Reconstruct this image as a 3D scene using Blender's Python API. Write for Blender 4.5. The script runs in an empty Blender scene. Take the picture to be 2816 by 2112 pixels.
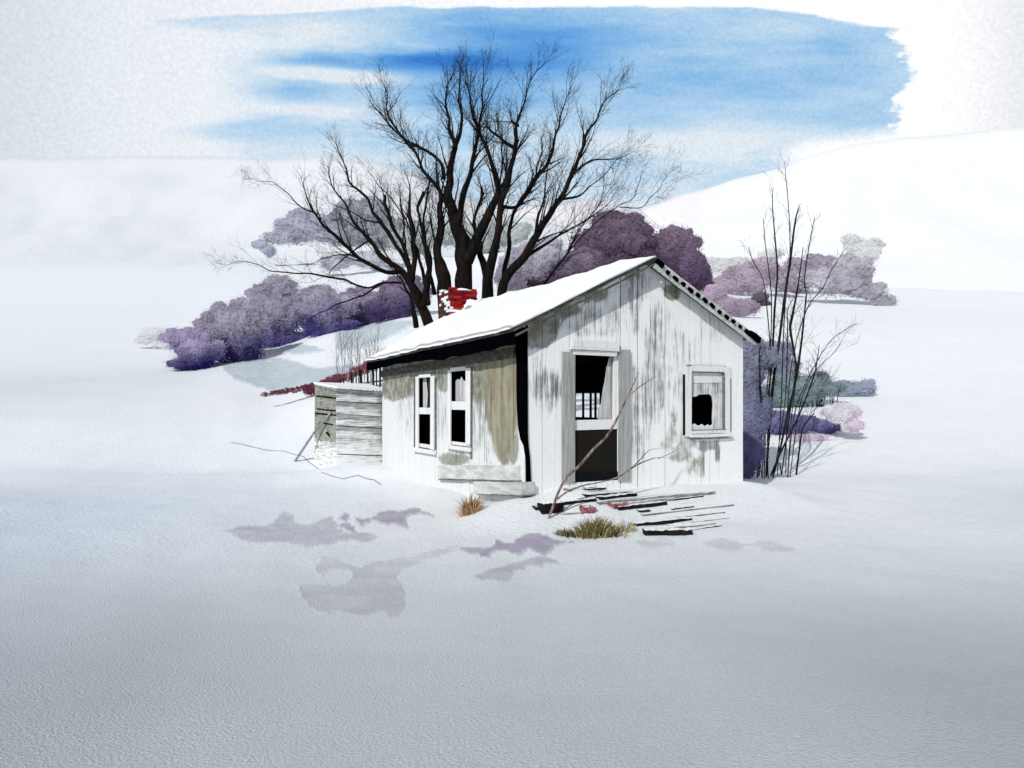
import bpy, math, random
from mathutils import Vector, Matrix, noise as mnoise
R = math.radians
random.seed(7)
scn = bpy.context.scene
COL = scn.collection
F = 1900.0; CX = 1408.0; HY = 1100.0; CZ = 1.85     # focal length in photo pixels, principal column, horizon row, eye height

# ------------------------------------------------------------------ helpers
def at(px, py, d):
    return Vector(((px - CX) / F * d, d, CZ + (HY - py) / F * d))

def lerp(a, b, t): return a + (b - a) * t
def clamp(x, a=0.0, b=1.0): return max(a, min(b, x))
def sstep(a, b, x):
    t = clamp((x - a) / (b - a)); return t * t * (3 - 2 * t)
def fbm(v, o=4):
    return mnoise.fractal(Vector(v), 1.0, 2.0, o)
def lin(r, g, b):
    f = lambda c: ((c / 255 + 0.055) / 1.055) ** 2.4 if c > 10 else c / 255 / 12.92
    return (f(r), f(g), f(b))

class MB:
    """collects geometry for ONE mesh object"""
    def __init__(s): s.v = []; s.f = []; s.c = []; s.n = []
    def add(s, vs, fs, cs=None, ns=None):
        o = len(s.v); s.v += [tuple(v) for v in vs]; s.f += [tuple(i + o for i in f) for f in fs]
        s.c += cs if cs else [(0, 0, 0, 1)] * len(vs)
        if ns: s.n += ns
    def box(s, a, b, col=None, jit=0.0):
        (x0, y0, z0), (x1, y1, z1) = a, b
        vs = [(x, y, z) for z in (z0, z1) for y in (y0, y1) for x in (x0, x1)]
        if jit: vs = [tuple(c + random.uniform(-jit, jit) for c in v) for v in vs]
        s.add(vs, [(0, 2, 3, 1), (4, 5, 7, 6), (0, 1, 5, 4), (2, 6, 7, 3), (0, 4, 6, 2), (1, 3, 7, 5)], [col] * 8 if col else None)
    def beam(s, p, q, w, h, up=Vector((0, 0, 1)), n=8, rough=0.006, col=None):
        """rough board from p to q, width w across, height h"""
        p, q = Vector(p), Vector(q); d = (q - p).normalized(); sd = d.cross(up).normalized(); u = sd.cross(d)
        vs = []
        for i in range(n + 1):
            c = p.lerp(q, i / n)
            for a, b in ((-1, -1), (1, -1), (1, 1), (-1, 1)):
                j = Vector([random.uniform(-rough, rough) for _ in range(3)])
                vs.append(c + sd * (a * w / 2) + u * (b * h / 2) + j)
        fs = [(3, 2, 1, 0), tuple(4 * n + k for k in range(4))]
        for i in range(n):
            for k in range(4):
                fs.append((4 * i + k, 4 * i + (k + 1) % 4, 4 * i + 4 + (k + 1) % 4, 4 * i + 4 + k))
        s.add(vs, fs, [col] * len(vs) if col else None)
    def tube(s, pts, rad, n=6, col=None):
        m = len(pts)
        if m < 2: return
        vs = []; fs = []
        t0 = (pts[1] - pts[0]).normalized()
        ref = t0.orthogonal().normalized()
        for i in range(m):
            t = (pts[min(i + 1, m - 1)] - pts[max(i - 1, 0)]).normalized()
            ref = (ref - t * ref.dot(t)).normalized(); b = t.cross(ref)
            for k in range(n):
                a = 2 * math.pi * k / n
                vs.append(pts[i] + (ref * math.cos(a) + b * math.sin(a)) * rad[i])
        for i in range(m - 1):
            for k in range(n):
                fs.append((i * n + k, i * n + (k + 1) % n, (i + 1) * n + (k + 1) % n, (i + 1) * n + k))
        fs.append(tuple(range(n))[::-1]); fs.append(tuple((m - 1) * n + k for k in range(n)))
        s.add(vs, fs, [col] * len(vs) if col else None)
    def build(s, name, mat, parent=None, smooth=False, attr=False):
        me = bpy.data.meshes.new(name); me.from_pydata(s.v, [], s.f); me.update()
        if attr:
            a = me.attributes.new('mask', 'FLOAT_COLOR', 'POINT')
            a.data.foreach_set('color', [x for c in s.c for x in c])
        if smooth: me.shade_smooth()
        if s.n and len(s.n) == len(s.v):
            me.shade_smooth(); me.normals_split_custom_set_from_vertices(s.n)
        me.materials.append(mat)
        o = bpy.data.objects.new(name, me); COL.objects.link(o)
        if parent: o.parent = parent
        return o

def tag(o, label=None, cat=None, group=None, kind=None):
    if label: o['label'] = label
    if cat: o['category'] = cat
    if group: o['group'] = group
    if kind: o['kind'] = kind
    return o
def empty(name, loc, rz=0, label=None, cat=None, group=None):
    o = bpy.data.objects.new(name, None); COL.objects.link(o); o.empty_display_size = 0.2
    o.location = loc; o.rotation_euler = (0, 0, rz)
    return tag(o, label, cat, group)

# ------------------------------------------------------------------ node expressions
class X:
    def __init__(s, t, k): s.t = t; s.k = k
    def m(s, op, o=None, c=None, clampit=False):
        n = s.t.nodes.new('ShaderNodeMath'); n.operation = op; n.use_clamp = clampit
        s.t.links.new(s.k, n.inputs[0])
        for i, v in ((1, o), (2, c)):
            if v is None: continue
            if isinstance(v, X): s.t.links.new(v.k, n.inputs[i])
            else: n.inputs[i].default_value = v
        return X(s.t, n.outputs[0])
    def __add__(s, o): return s.m('ADD', o)
    __radd__ = __add__
    def __sub__(s, o): return s.m('SUBTRACT', o)
    def __rsub__(s, o): return (s * -1.0) + o
    def __mul__(s, o): return s.m('MULTIPLY', o)
    __rmul__ = __mul__
    def __truediv__(s, o): return s.m('DIVIDE', o)
    def max(s, o): return s.m('MAXIMUM', o)
    def min(s, o): return s.m('MINIMUM', o)
    def clamp(s): return s.m('ADD', 0.0, clampit=True)
    def ss(s, a, b):
        n = s.t.nodes.new('ShaderNodeMapRange'); n.interpolation_type = 'SMOOTHSTEP'
        s.t.links.new(s.k, n.inputs[0])
        if a < b: n.inputs[1].default_value, n.inputs[2].default_value, n.inputs[3].default_value, n.inputs[4].default_value = a, b, 0, 1
        else: n.inputs[1].default_value, n.inputs[2].default_value, n.inputs[3].default_value, n.inputs[4].default_value = b, a, 1, 0
        return X(s.t, n.outputs[0])

def sep(t, vec):
    n = t.nodes.new('ShaderNodeSeparateXYZ'); t.links.new(vec, n.inputs[0]); return [X(t, o) for o in n.outputs]
def comb(t, x, y, z):
    n = t.nodes.new('ShaderNodeCombineXYZ')
    for i, v in enumerate((x, y, z)):
        if isinstance(v, X): t.links.new(v.k, n.inputs[i])
        else: n.inputs[i].default_value = v
    return n.outputs[0]
def noise(t, vec, scale, detail=4, rough=0.55, dist=0.0, scl=None):
    if scl:
        mp = t.nodes.new('ShaderNodeMapping'); mp.inputs['Scale'].default_value = scl; t.links.new(vec, mp.inputs[0]); vec = mp.outputs[0]
    n = t.nodes.new('ShaderNodeTexNoise'); n.inputs['Scale'].default_value = scale; n.inputs['Detail'].default_value = detail
    n.inputs['Roughness'].default_value = rough; n.inputs['Distortion'].default_value = dist
    t.links.new(vec, n.inputs['Vector']); return X(t, n.outputs[0])
def mix(t, fac, a, b, blend='MIX'):
    n = t.nodes.new('ShaderNodeMix'); n.data_type = 'RGBA'; n.blend_type = blend
    for sock, v in ((n.inputs[0], fac), (n.inputs[6], a), (n.inputs[7], b)):
        if isinstance(v, X): t.links.new(v.k, sock)
        elif isinstance(v, (tuple, list)): sock.default_value = (*v[:3], 1)
        elif isinstance(v, (int, float)): sock.default_value = v
        else: t.links.new(v, sock)
    return n.outputs[2]
def newmat(name, rough=0.9, spec=0.15):
    m = bpy.data.materials.new(name); m.use_nodes = True; t = m.node_tree
    b = t.nodes['Principled BSDF']; b.inputs['Roughness'].default_value = rough; b.inputs['Specular IOR Level'].default_value = spec
    return m, t, b
def coords(t, which='Object'):
    n = t.nodes.new('ShaderNodeTexCoord'); return n.outputs[which]
def bump(t, b, h, strength, dist):
    n = t.nodes.new('ShaderNodeBump'); n.inputs['Strength'].default_value = strength; n.inputs['Distance'].default_value = dist
    t.links.new(h.k, n.inputs['Height']); t.links.new(n.outputs[0], b.inputs['Normal'])
def gray(t, x):
    return comb(t, x, x, x)
def attr(t, name='mask'):
    n = t.nodes.new('ShaderNodeAttribute'); n.attribute_name = name
    s = t.nodes.new('ShaderNodeSeparateColor'); t.links.new(n.outputs['Color'], s.inputs[0])
    return [X(t, o) for o in s.outputs] + [X(t, n.outputs['Alpha'])], n.outputs['Color']

# ------------------------------------------------------------------ materials
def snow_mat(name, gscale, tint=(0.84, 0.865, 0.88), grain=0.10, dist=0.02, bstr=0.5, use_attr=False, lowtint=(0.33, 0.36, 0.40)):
    m, t, b = newmat(name, 0.95, 0.05); co = coords(t)
    g1 = noise(t, co, gscale, 4, 0.7); g2 = noise(t, co, gscale * 0.07, 3)
    if use_attr and gscale > 10:
        near = sep(t, co)[1].ss(10.5, 3.5); fine = noise(t, co, gscale * 4.0, 3, 0.7); g1 = g1 * (1.0 - near) + fine * near
    k = (g1 - 0.5) * grain + 1.0
    base = mix(t, 1.0, tint, gray(t, k + (g2 - 0.5) * 0.06), 'MULTIPLY')
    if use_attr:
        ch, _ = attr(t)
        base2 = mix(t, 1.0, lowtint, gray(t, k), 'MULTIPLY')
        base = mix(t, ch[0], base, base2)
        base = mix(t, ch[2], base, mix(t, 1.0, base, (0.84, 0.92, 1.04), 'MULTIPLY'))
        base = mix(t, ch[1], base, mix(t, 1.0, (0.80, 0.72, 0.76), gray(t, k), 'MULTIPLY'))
    t.links.new(base, b.inputs['Base Color'])
    bump(t, b, g1, bstr, dist)
    return m

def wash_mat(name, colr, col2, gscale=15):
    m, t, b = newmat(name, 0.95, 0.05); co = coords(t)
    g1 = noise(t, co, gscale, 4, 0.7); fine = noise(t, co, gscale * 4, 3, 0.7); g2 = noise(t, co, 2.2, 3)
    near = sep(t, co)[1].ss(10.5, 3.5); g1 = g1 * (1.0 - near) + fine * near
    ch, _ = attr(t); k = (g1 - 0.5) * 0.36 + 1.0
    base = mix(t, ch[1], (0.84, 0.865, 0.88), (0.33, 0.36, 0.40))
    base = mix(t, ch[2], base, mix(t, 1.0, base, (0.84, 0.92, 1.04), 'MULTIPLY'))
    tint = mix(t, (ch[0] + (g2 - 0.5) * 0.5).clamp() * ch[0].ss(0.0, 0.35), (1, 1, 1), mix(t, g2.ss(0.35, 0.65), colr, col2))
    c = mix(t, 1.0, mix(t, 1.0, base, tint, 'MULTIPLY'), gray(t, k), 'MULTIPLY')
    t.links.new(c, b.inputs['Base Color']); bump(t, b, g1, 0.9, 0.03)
    return m

def board_mat(name, white=(0.90, 0.91, 0.90), horiz=False, wear=0.5, snow_z=None):
    """weathered paint; mask r=olive stain g=grey weather b=brown"""
    m, t, b = newmat(name, 0.9, 0.1); co = coords(t); ch, _ = attr(t)
    sc = (2.0, 2.0, 26) if horiz else (26, 26, 1.6)
    st = noise(t, co, 1.0, 5, 0.7, scl=sc); st2 = noise(t, co, 2.4, 5, 0.65, scl=(3, 3, 0.7) if not horiz else (0.8, 0.8, 3))
    bl = noise(t, co, 4.5, 5, 0.6); gr = noise(t, co, 38, 4, 0.75)
    w = mix(t, 1.0, white, gray(t, (gr - 0.5) * 0.36 + 1.0), 'MULTIPLY')
    thin = (st.ss(0.56, 0.75) * st2.ss(0.42, 0.66)) * wear
    c = mix(t, thin, w, (0.30, 0.31, 0.30))
    gm = (ch[1] + (st - 0.5) * 1.3 + (bl - 0.5) * 0.6).ss(0.30, 0.80)
    c = mix(t, gm * 0.9, c, mix(t, st.ss(0.35, 0.7), (0.37, 0.385, 0.375), (0.10, 0.105, 0.10)))
    om = (ch[0] + (bl - 0.5) * 0.9 + (st - 0.5) * 0.45).ss(0.34, 0.66)
    oc = mix(t, bl.ss(0.38, 0.62), (0.15, 0.148, 0.09), (0.34, 0.35, 0.31))
    oc = mix(t, ch[2].clamp(), oc, mix(t, st2.ss(0.35, 0.65), (0.20, 0.15, 0.095), (0.33, 0.32, 0.19)))
    oc = mix(t, 1.0, oc, gray(t, (gr - 0.5) * 0.5 + 1.0), 'MULTIPLY')
    c = mix(t, om * 0.92, c, oc)
    t.links.new(c, b.inputs['Base Color']); bump(t, b, st + gr * 0.4, 0.5, 0.012)
    return m

def plain_wood(name, c1, c2, sc=(3, 3, 20), snow=0.0, rough=0.85):
    m, t, b = newmat(name, rough, 0.1); co = coords(t)
    st = noise(t, co, 1.0, 5, 0.7, scl=sc); gr = noise(t, co, 30, 4, 0.7)
    c = mix(t, st.ss(0.35, 0.68), c1, c2)
    c = mix(t, 1.0, c, gray(t, (gr - 0.5) * 0.5 + 1.0), 'MULTIPLY')
    if snow > 0:
        g = t.nodes.new('ShaderNodeNewGeometry'); nz = sep(t, g.outputs['Normal'])[2]
        pn = noise(t, co, 7, 4, 0.6)
        c = mix(t, (nz + (pn - 0.5) * 0.7).ss(1.0 - snow, 1.12 - snow), c, (0.82, 0.84, 0.86))
    t.links.new(c, b.inputs['Base Color']); bump(t, b, st + gr * 0.3, 0.4, 0.01)
    return m

def attr_mat(name, gscale=20, gr=0.25, rough=0.9):
    m, t, b = newmat(name, rough, 0.05); ch, c = attr(t); co = coords(t)
    g = noise(t, co, gscale, 4, 0.75)
    t.links.new(mix(t, 1.0, c, gray(t, (g - 0.5) * gr * 2 + 1.0), 'MULTIPLY'), b.inputs['Base Color'])
    return m

def bark_mat(name, c1, c2):
    m, t, b = newmat(name, 0.95, 0.05); co = coords(t)
    s = noise(t, co, 1.0, 5, 0.7, scl=(9, 9, 1.6)); l = noise(t, co, 0.8, 3)
    c = mix(t, s.ss(0.4, 0.7), c1, c2); c = mix(t, l.ss(0.5, 0.7) * 0.6, c, (0.030, 0.013, 0.008))
    t.links.new(c, b.inputs['Base Color']); bump(t, b, s, 0.7, 0.03)
    return m

M = {}
M['snow'] = snow_mat('snow_ground', 15, grain=0.36, dist=0.03, bstr=0.9, use_attr=True)
M['snow_roof'] = snow_mat('snow_roof', 20, tint=(0.90, 0.91, 0.92), grain=0.22, dist=0.04)
M['snow_hill'] = snow_mat('snow_hill', 1.1, grain=0.24, dist=0.5, bstr=0.45, use_attr=True)
M['front'] = board_mat('weathered_boards', wear=0.75)
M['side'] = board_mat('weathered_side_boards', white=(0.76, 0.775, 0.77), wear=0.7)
M['shed'] = board_mat('shed_boards', horiz=True, wear=1.0)
M['trim'] = board_mat('white_trim', white=(0.80, 0.80, 0.79), wear=0.9)
M['greytrim'] = plain_wood('grey_trim', (0.43, 0.45, 0.43), (0.25, 0.265, 0.25), sc=(22, 22, 1.5))
M['dark'] = plain_wood('black_wood_shade', (0.0012, 0.0012, 0.0016), (0.0018, 0.0019, 0.0036), sc=(12, 12, 2), rough=1.0)  # this black also stands for shade at the corner and eave
M['dark'].node_tree.nodes['Principled BSDF'].inputs['Specular IOR Level'].default_value = 0.0
M['void'] = plain_wood('painted_dark_interior', (0.004, 0.004, 0.005), (0.007, 0.007, 0.008))  # near-black colour stands for the darkness indoors
M['panel'] = plain_wood('dark_door_panel', (0.010, 0.014, 0.010), (0.016, 0.008, 0.005), sc=(4, 4, 2))
M['wetwood'] = plain_wood('wet_black_wood', (0.006, 0.005, 0.006), (0.022, 0.014, 0.014), sc=(6, 6, 14), snow=0.36)
M['greywood'] = plain_wood('grey_wood', (0.42, 0.43, 0.43), (0.13, 0.13, 0.13), sc=(5, 5, 22), snow=0.35)
M['redwood'] = plain_wood('red_wood', (0.20, 0.055, 0.065), (0.36, 0.19, 0.20), sc=(9, 9, 9), snow=0.12)
M['soffit'] = plain_wood('soffit_wood', (0.06, 0.057, 0.045), (0.15, 0.145, 0.115), sc=(3, 5, 14))
M['cloth'] = plain_wood('old_curtain', (0.62, 0.63, 0.64), (0.36, 0.35, 0.36), sc=(14, 14, 1.2))
M['paleboard'] = plain_wood('pale_board', (0.66, 0.67, 0.66), (0.42, 0.44, 0.41), sc=(20, 1.5, 14))
M['greycrack'] = plain_wood('grey_joint', (0.12, 0.12, 0.12), (0.22, 0.22, 0.22))
M['pane'] = plain_wood('dirty_brown_pane', (0.035, 0.024, 0.022), (0.085, 0.066, 0.06), sc=(14, 14, 3), rough=0.3)
M['ledge'] = plain_wood('ledge_board', (0.46, 0.48, 0.44), (0.72, 0.73, 0.72), sc=(2, 2.2, 9))
M['brick'] = attr_mat('brick', 25, 0.35)
M['bark'] = bark_mat('bark', (0.005, 0.005, 0.005), (0.018, 0.015, 0.013))
M['twig'] = bark_mat('twig_bark', (0.012, 0.011, 0.012), (0.036, 0.033, 0.032))
M['stem'] = bark_mat('stem_bark', (0.008, 0.010, 0.010), (0.030, 0.036, 0.034))
M['dead'] = plain_wood('dead_branch_bark', (0.07, 0.04, 0.034), (0.40, 0.30, 0.27), sc=(16, 16, 6))
M['leaf'] = attr_mat('brush', 3.5, 0.24)
_t = M['leaf'].node_tree; _b = _t.nodes['Principled BSDF']; _tr = _t.nodes.new('ShaderNodeBsdfTranslucent'); _mx = _t.nodes.new('ShaderNodeMixShader'); _mx.inputs[0].default_value = 0.5
_t.links.new(_b.inputs['Base Color'].links[0].from_socket, _tr.inputs['Color']); _t.links.new(_b.outputs[0], _mx.inputs[1]); _t.links.new(_tr.outputs[0], _mx.inputs[2])
_t.links.new(_mx.outputs[0], _t.nodes['Material Output'].inputs['Surface'])
M['grass'] = attr_mat('dry_grass', 30, 0.2)

# ------------------------------------------------------------------ house frame
HR = math.atan2(0.490, 0.872)
FD = Vector((math.cos(HR), math.sin(HR), 0)); LD = Vector((-math.sin(HR), math.cos(HR), 0))
P0 = Vector((0.235, 10.65, 0))
HW, HL, EZ, RZ = 4.66, 6.75, 3.03, 4.17
def loc2(x, y):
    v = Vector((x, y, 0)) - P0; return v.dot(FD), v.dot(LD)
def fw(px, py=HY, s=0.0):
    """photo pixel -> (t, z) on the plane of the gable wall"""
    u = (px - CX) / F; o = P0 + LD * s
    t = (u * o.y - o.x) / (FD.x - u * FD.y); d = o.y + FD.y * t
    return t, CZ + (HY - py) / F * d
def lw(px, py=HY, t=0.0):
    u = (px - CX) / F; o = P0 + FD * t
    s = (u * o.y - o.x) / (LD.x - u * LD.y); d = o.y + LD.y * s
    return s, CZ + (HY - py) / F * d

# ------------------------------------------------------------------ terrain
TC = [-1500, 0, 500, 720, 950, 1150, 1450, 1760, 2060, 2450, 2816, 4300]
TR = {17: [1270, 1290, 1300, 1303, 1305, 1307, 1307, 1307, 1307, 1300, 1290, 1270],
      21: [1150, 1160, 1160, 1150, 1095, 1095, 1190, 1212, 1212, 1205, 1195, 1150],
      25: [1095, 1095, 1095, 1086, 1048, 1005, 1100, 1138, 1138, 1132, 1122, 1095],
      30: [1060, 1060, 1060, 1052, 1012, 970, 1030, 1058, 1062, 1062, 1052, 1040],
      45: [1000, 1010, 1015, 990, 930, 885, 880, 870, 900, 905, 905, 900],
      70: [850, 860, 860, 850, 820, 780, 760, 760, 838, 850, 860, 860],
      110: [720, 730, 730, 730, 725, 715, 690, 690, 775, 795, 805, 800]}
TD = sorted(TR)
TZ = {d: [CZ + (HY - y) / F * d for y in TR[d]] for d in TD}
def row(d, px):
    px = clamp(px, TC[0], TC[-1])
    for i in range(len(TC) - 1):
        if px <= TC[i + 1]:
            t = (px - TC[i]) / (TC[i + 1] - TC[i]); t = t * t * (3 - 2 * t)
            return lerp(TZ[d][i], TZ[d][i + 1], t)
    return TZ[d][-1]
def far_h(x, y):
    px = CX + F * x / max(y, 1)
    if y <= TD[0]: return row(TD[0], px)
    if y >= TD[-1]:
        z = row(TD[-1], px); return lerp(z, 12, sstep(112, 260, y))
    for i in range(len(TD) - 1):
        if y <= TD[i + 1]:
            a, b = row(TD[i], px), row(TD[i + 1], px)
            # Catmull-like smoothing between rows
            t = (y - TD[i]) / (TD[i + 1] - TD[i])
            p = row(TD[i - 1], px) if i > 0 else 0.0; pd = TD[i - 1] if i > 0 else 11
            q = row(TD[i + 2], px) if i + 2 < len(TD) else b; qd = TD[i + 2] if i + 2 < len(TD) else 150
            h = TD[i + 1] - TD[i]
            m0 = (b - p) / (TD[i + 1] - pd) * h; m1 = (q - a) / (qd - TD[i]) * h
            t2, t3 = t * t, t * t * t
            return (2 * t3 - 3 * t2 + 1) * a + (t3 - 2 * t2 + t) * m0 + (-2 * t3 + 3 * t2) * b + (t3 - t2) * m1
def near_h(x, y):
    h = 0.0115 * max(0, 8.5 - max(y, 0)) ** 2
    h += min(1.0, 0.014 * max(0, -x - 3.2) ** 2) * sstep(15, 8, y) + min(1.0, 0.012 * max(0, x - 5.5) ** 2) * sstep(15, 8, y)
    t, s = loc2(x, y)
    h += 0.34 * sstep(-1.9, -0.15, s) * sstep(-0.1, 0.9, t) * sstep(HW + 1.6, HW - 0.2, t) * (1 if s < 1 else sstep(2, 1, s))
    h += 0.40 * math.exp(-((t + 0.1) / 1.0) ** 2 - ((s + 0.1) / 0.75) ** 2)
    h += 0.85 * math.exp(-((x + 3.7) / 1.5) ** 2 - ((y - 16.3) / 0.9) ** 2) + 0.14 * sstep(-1.4, -0.05, t) * sstep(0.3, 1.2, s) * sstep(8, 6, s) * (t < 0.2)
    return h
def hgt(x, y):
    b = sstep(13.0, 18.5, y)
    h = (1 - b) * near_h(x, y) if b < 1 else 0
    if b > 0: h += b * far_h(x, y)
    r = math.hypot(x, y)
    h += 0.05 * fbm((x * 0.45, y * 0.45, 1.3), 3) * (1 if r < 30 else 1 + (r - 30) * 0.05)
    h += 0.014 * fbm((x * 2.1, y * 2.1, 5.3), 3)
    return h
def ghit(px, py):
    """where the sight line through a photo pixel meets the snow"""
    d = 1.2; prev = 1e9
    while d < 160:
        p = at(px, py, d); g = p.z - hgt(p.x, p.y)
        if g < 0:
            a, b = d - max(0.05, d * 0.01), d
            for _ in range(14):
                m = (a + b) / 2; p = at(px, py, m)
                if p.z - hgt(p.x, p.y) < 0: b = m
                else: a = m
            p = at(px, py, b); return Vector((p.x, p.y, hgt(p.x, p.y)))
        d += max(0.05, d * 0.01)
    return at(px, py, 100)

def axis(lo, hi, fine_lo, fine_hi, step, grow):
    a = []; x = fine_lo
    while x < fine_hi: a.append(x); x += step
    st = step
    while x < hi: a.append(x); st *= grow; x += st
    a.append(hi); st = step; x = fine_lo
    while True:
        st *= grow; x -= st
        if x < lo: a.insert(0, lo); break
        a.insert(0, x)
    return a
def snow_shade(x, y):  # shading of foreground and sides, put into the snow colour
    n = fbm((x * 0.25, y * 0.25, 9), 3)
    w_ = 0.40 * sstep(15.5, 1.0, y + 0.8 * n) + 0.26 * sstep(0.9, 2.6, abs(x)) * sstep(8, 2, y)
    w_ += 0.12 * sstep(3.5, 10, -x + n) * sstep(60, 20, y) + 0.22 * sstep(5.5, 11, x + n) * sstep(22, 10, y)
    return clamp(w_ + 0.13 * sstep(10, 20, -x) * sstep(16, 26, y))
def blueness(x, y):  # blue cast of the shaded left side, tinted into the snow
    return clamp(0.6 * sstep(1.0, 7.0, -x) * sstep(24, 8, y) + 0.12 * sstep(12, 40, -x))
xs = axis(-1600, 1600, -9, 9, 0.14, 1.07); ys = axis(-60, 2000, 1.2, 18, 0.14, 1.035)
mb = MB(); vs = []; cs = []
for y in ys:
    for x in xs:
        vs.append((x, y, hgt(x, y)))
        cs.append((snow_shade(x, y), 0, blueness(x, y), 1))
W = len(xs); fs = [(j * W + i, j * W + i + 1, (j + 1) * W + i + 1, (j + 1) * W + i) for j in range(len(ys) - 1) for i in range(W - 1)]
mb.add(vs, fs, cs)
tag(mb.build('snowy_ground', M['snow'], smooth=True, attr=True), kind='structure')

def interp(tab, x):
    if x <= tab[0][0]: return tab[0][1]
    for (a, b), (c, d) in zip(tab, tab[1:]):
        if x <= c:
            t = (x - a) / (c - a); t = t * t * (3 - 2 * t) * 0.5 + t * 0.5; return lerp(b, d, t)
    return tab[-1][1]
def hill(name, crest, d0, dc, z0, greyfn, pinkfn, amp=0.02):  # first mask greys the snow, second one pinks it
    mb = MB(); vs = []; cs = []
    pxs = list(range(crest[0][0], crest[-1][0] + 1, 24)); nr = 26
    for j in range(nr + 8):
        k = j / nr
        for px in pxs:
            zc = CZ + (HY - interp(crest, px)) / F * dc
            d = lerp(d0, dc, k); x = (px - CX) / F * d
            vc = (zc - CZ) / dc; v0 = (z0 - CZ) / d0
            if k <= 1: z = CZ + lerp(v0, vc, k ** 1.1) * d
            else: z = zc - (k - 1) ** 1.5 * zc * 1.5
            z += dc * amp * fbm((x * 0.03, d * 0.03, dc), 4) * min(k, 0.999) ** 0.5 * (1 - 0.85 * sstep(0.7, 1, k))
            vs.append((x, d, z)); cs.append((clamp(greyfn(px, k)), clamp(pinkfn(px, k)), 0, 1))
    W = len(pxs)
    mb.add(vs, [(j * W + i, j * W + i + 1, (j + 1) * W + i + 1, (j + 1) * W + i) for j in range(nr + 7) for i in range(W - 1)], cs)
    tag(mb.build(name, M['snow_hill'], smooth=True, attr=True), kind='structure')
hill('snowy_hill', [(-1500, 520), (-500, 450), (0, 436), (400, 430), (640, 427), (776, 438), (905, 431), (1011, 438), (1117, 471), (1250, 535), (1400, 590), (1700, 660)],
     104, 220, 19, lambda p, k: 0.18 + 0.08 * sstep(900, 100, p), lambda p, k: 0)
hill('snowy_hill', [(1150, 600), (1300, 585), (1480, 568), (1564, 559), (1646, 550), (1693, 566), (1790, 590), (2000, 640)],
     130, 300, 14, lambda p, k: 0.1, lambda p, k: 0.5)
hill('snowy_hill', [(1500, 680), (1700, 612), (1781, 571), (1900, 530), (2060, 480), (2150, 462), (2230, 425), (2350, 395), (2500, 376), (2816, 350), (3600, 330), (4300, 330)],
     106, 180, 15, lambda p, k: 0.0, lambda p, k: 0.45 * sstep(2050, 1850, p))

# grey, mauve and blue shadows on the snow, painted as thin tinted sheets
def pip(x, y, poly):
    c = False; j = len(poly) - 1
    for i in range(len(poly)):
        (xi, yi), (xj, yj) = poly[i], poly[j]
        if (yi > y) != (yj > y) and x < (xj - xi) * (y - yi) / (yj - yi) + xi: c = not c
        j = i
    return c
def patch(poly, mat, lift=0.006, step=3.0, name='shadow_patch'):
    # catmull-rom round the outline, then a fine sheet that follows the snow
    P = []
    n = len(poly); mx_ = sum(p[0] for p in poly) / n; my_ = sum(p[1] for p in poly) / n
    poly = [(mx_ + (p[0] - mx_) * 1.05, my_ + (p[1] - my_) * 1.12) for p in poly]
    for i in range(n):
        p0, p1, p2, p3 = [Vector(poly[(i + k - 1) % n]) for k in range(4)]
        for q in range(5):
            t = q / 5
            P.append(tuple(0.5 * ((2 * p1) + (p2 - p0) * t + (2 * p0 - 5 * p1 + 4 * p2 - p3) * t * t + (3 * p1 - p0 - 3 * p2 + p3) * t ** 3)))
    x0, x1 = min(p[0] for p in P), max(p[0] for p in P); y0, y1 = min(p[1] for p in P), max(p[1] for p in P)
    pts = {}; mb = MB(); vs = []; fs = []
    def vid(i, j):
        if (i, j) not in pts:
            px, py = x0 + i * step, y0 + j * step
            p = ghit(px, py); pts[(i, j)] = len(vs); vs.append([p.x, p.y, p.z + lift])
        return pts[(i, j)]
    for i in range(int((x1 - x0) / step) + 1):
        for j in range(int((y1 - y0) / step) + 1):
            cx_, cy_ = x0 + (i + .5) * step, y0 + (j + .5) * step
            cx2 = cx_ + 9 * mnoise.noise(Vector((cx_ * 0.07, cy_ * 0.09, 0))); cy2 = cy_ + 8 * abs(mnoise.noise(Vector((cx_ * 0.055, cy_ * 0.05, 7)))) - 2
            if pip(cx2, cy2, P): fs.append((vid(i, j), vid(i, j + 1), vid(i + 1, j + 1), vid(i + 1, j)))
    if fs:
        cells = {}
        for f in fs:
            for q in f: cells[q] = cells.get(q, 0) + 1
        dist = {q: (0 if c < 4 else 99) for q, c in cells.items()}
        for _ in range(5):
            for f in fs:
                m = min(dist[q] for q in f)
                for q in f: dist[q] = min(dist[q], m + 1)
        cs = [(clamp(dist[q] / 3.0), snow_shade(vs[q][0], vs[q][1]), blueness(vs[q][0], vs[q][1]), 1) for q in range(len(vs))]
        for q in range(len(vs)): vs[q][2] -= lift * 1.4 * (1 - clamp(dist[q] / 2.0))
        mb.add(vs, fs, cs); tag(mb.build(name, mat, smooth=True, attr=True), kind='structure')
M['w_grey'] = wash_mat('shadow_grey', (0.66, 0.64, 0.68), (0.78, 0.755, 0.785))
M['w_mauve'] = wash_mat('shadow_mauve', (0.50, 0.44, 0.53), (0.62, 0.56, 0.65))
M['w_light'] = wash_mat('shadow_pale', (0.79, 0.77, 0.80), (0.90, 0.885, 0.90))
M['w_blue'] = wash_mat('shadow_blue', (0.56, 0.62, 0.66), (0.70, 0.75, 0.78))
zc = lambda L: [(560 + a / 1.8433, 1300 + b / 1.8433) for a, b in L]
patch(zc([(115, 290), (200, 265), (330, 260), (400, 205), (450, 215), (470, 250), (530, 255), (640, 220), (700, 290), (850, 300), (840, 350), (700, 350), (620, 365), (500, 375), (420, 355), (330, 360), (220, 350), (150, 320)]), M['w_grey'])
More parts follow.
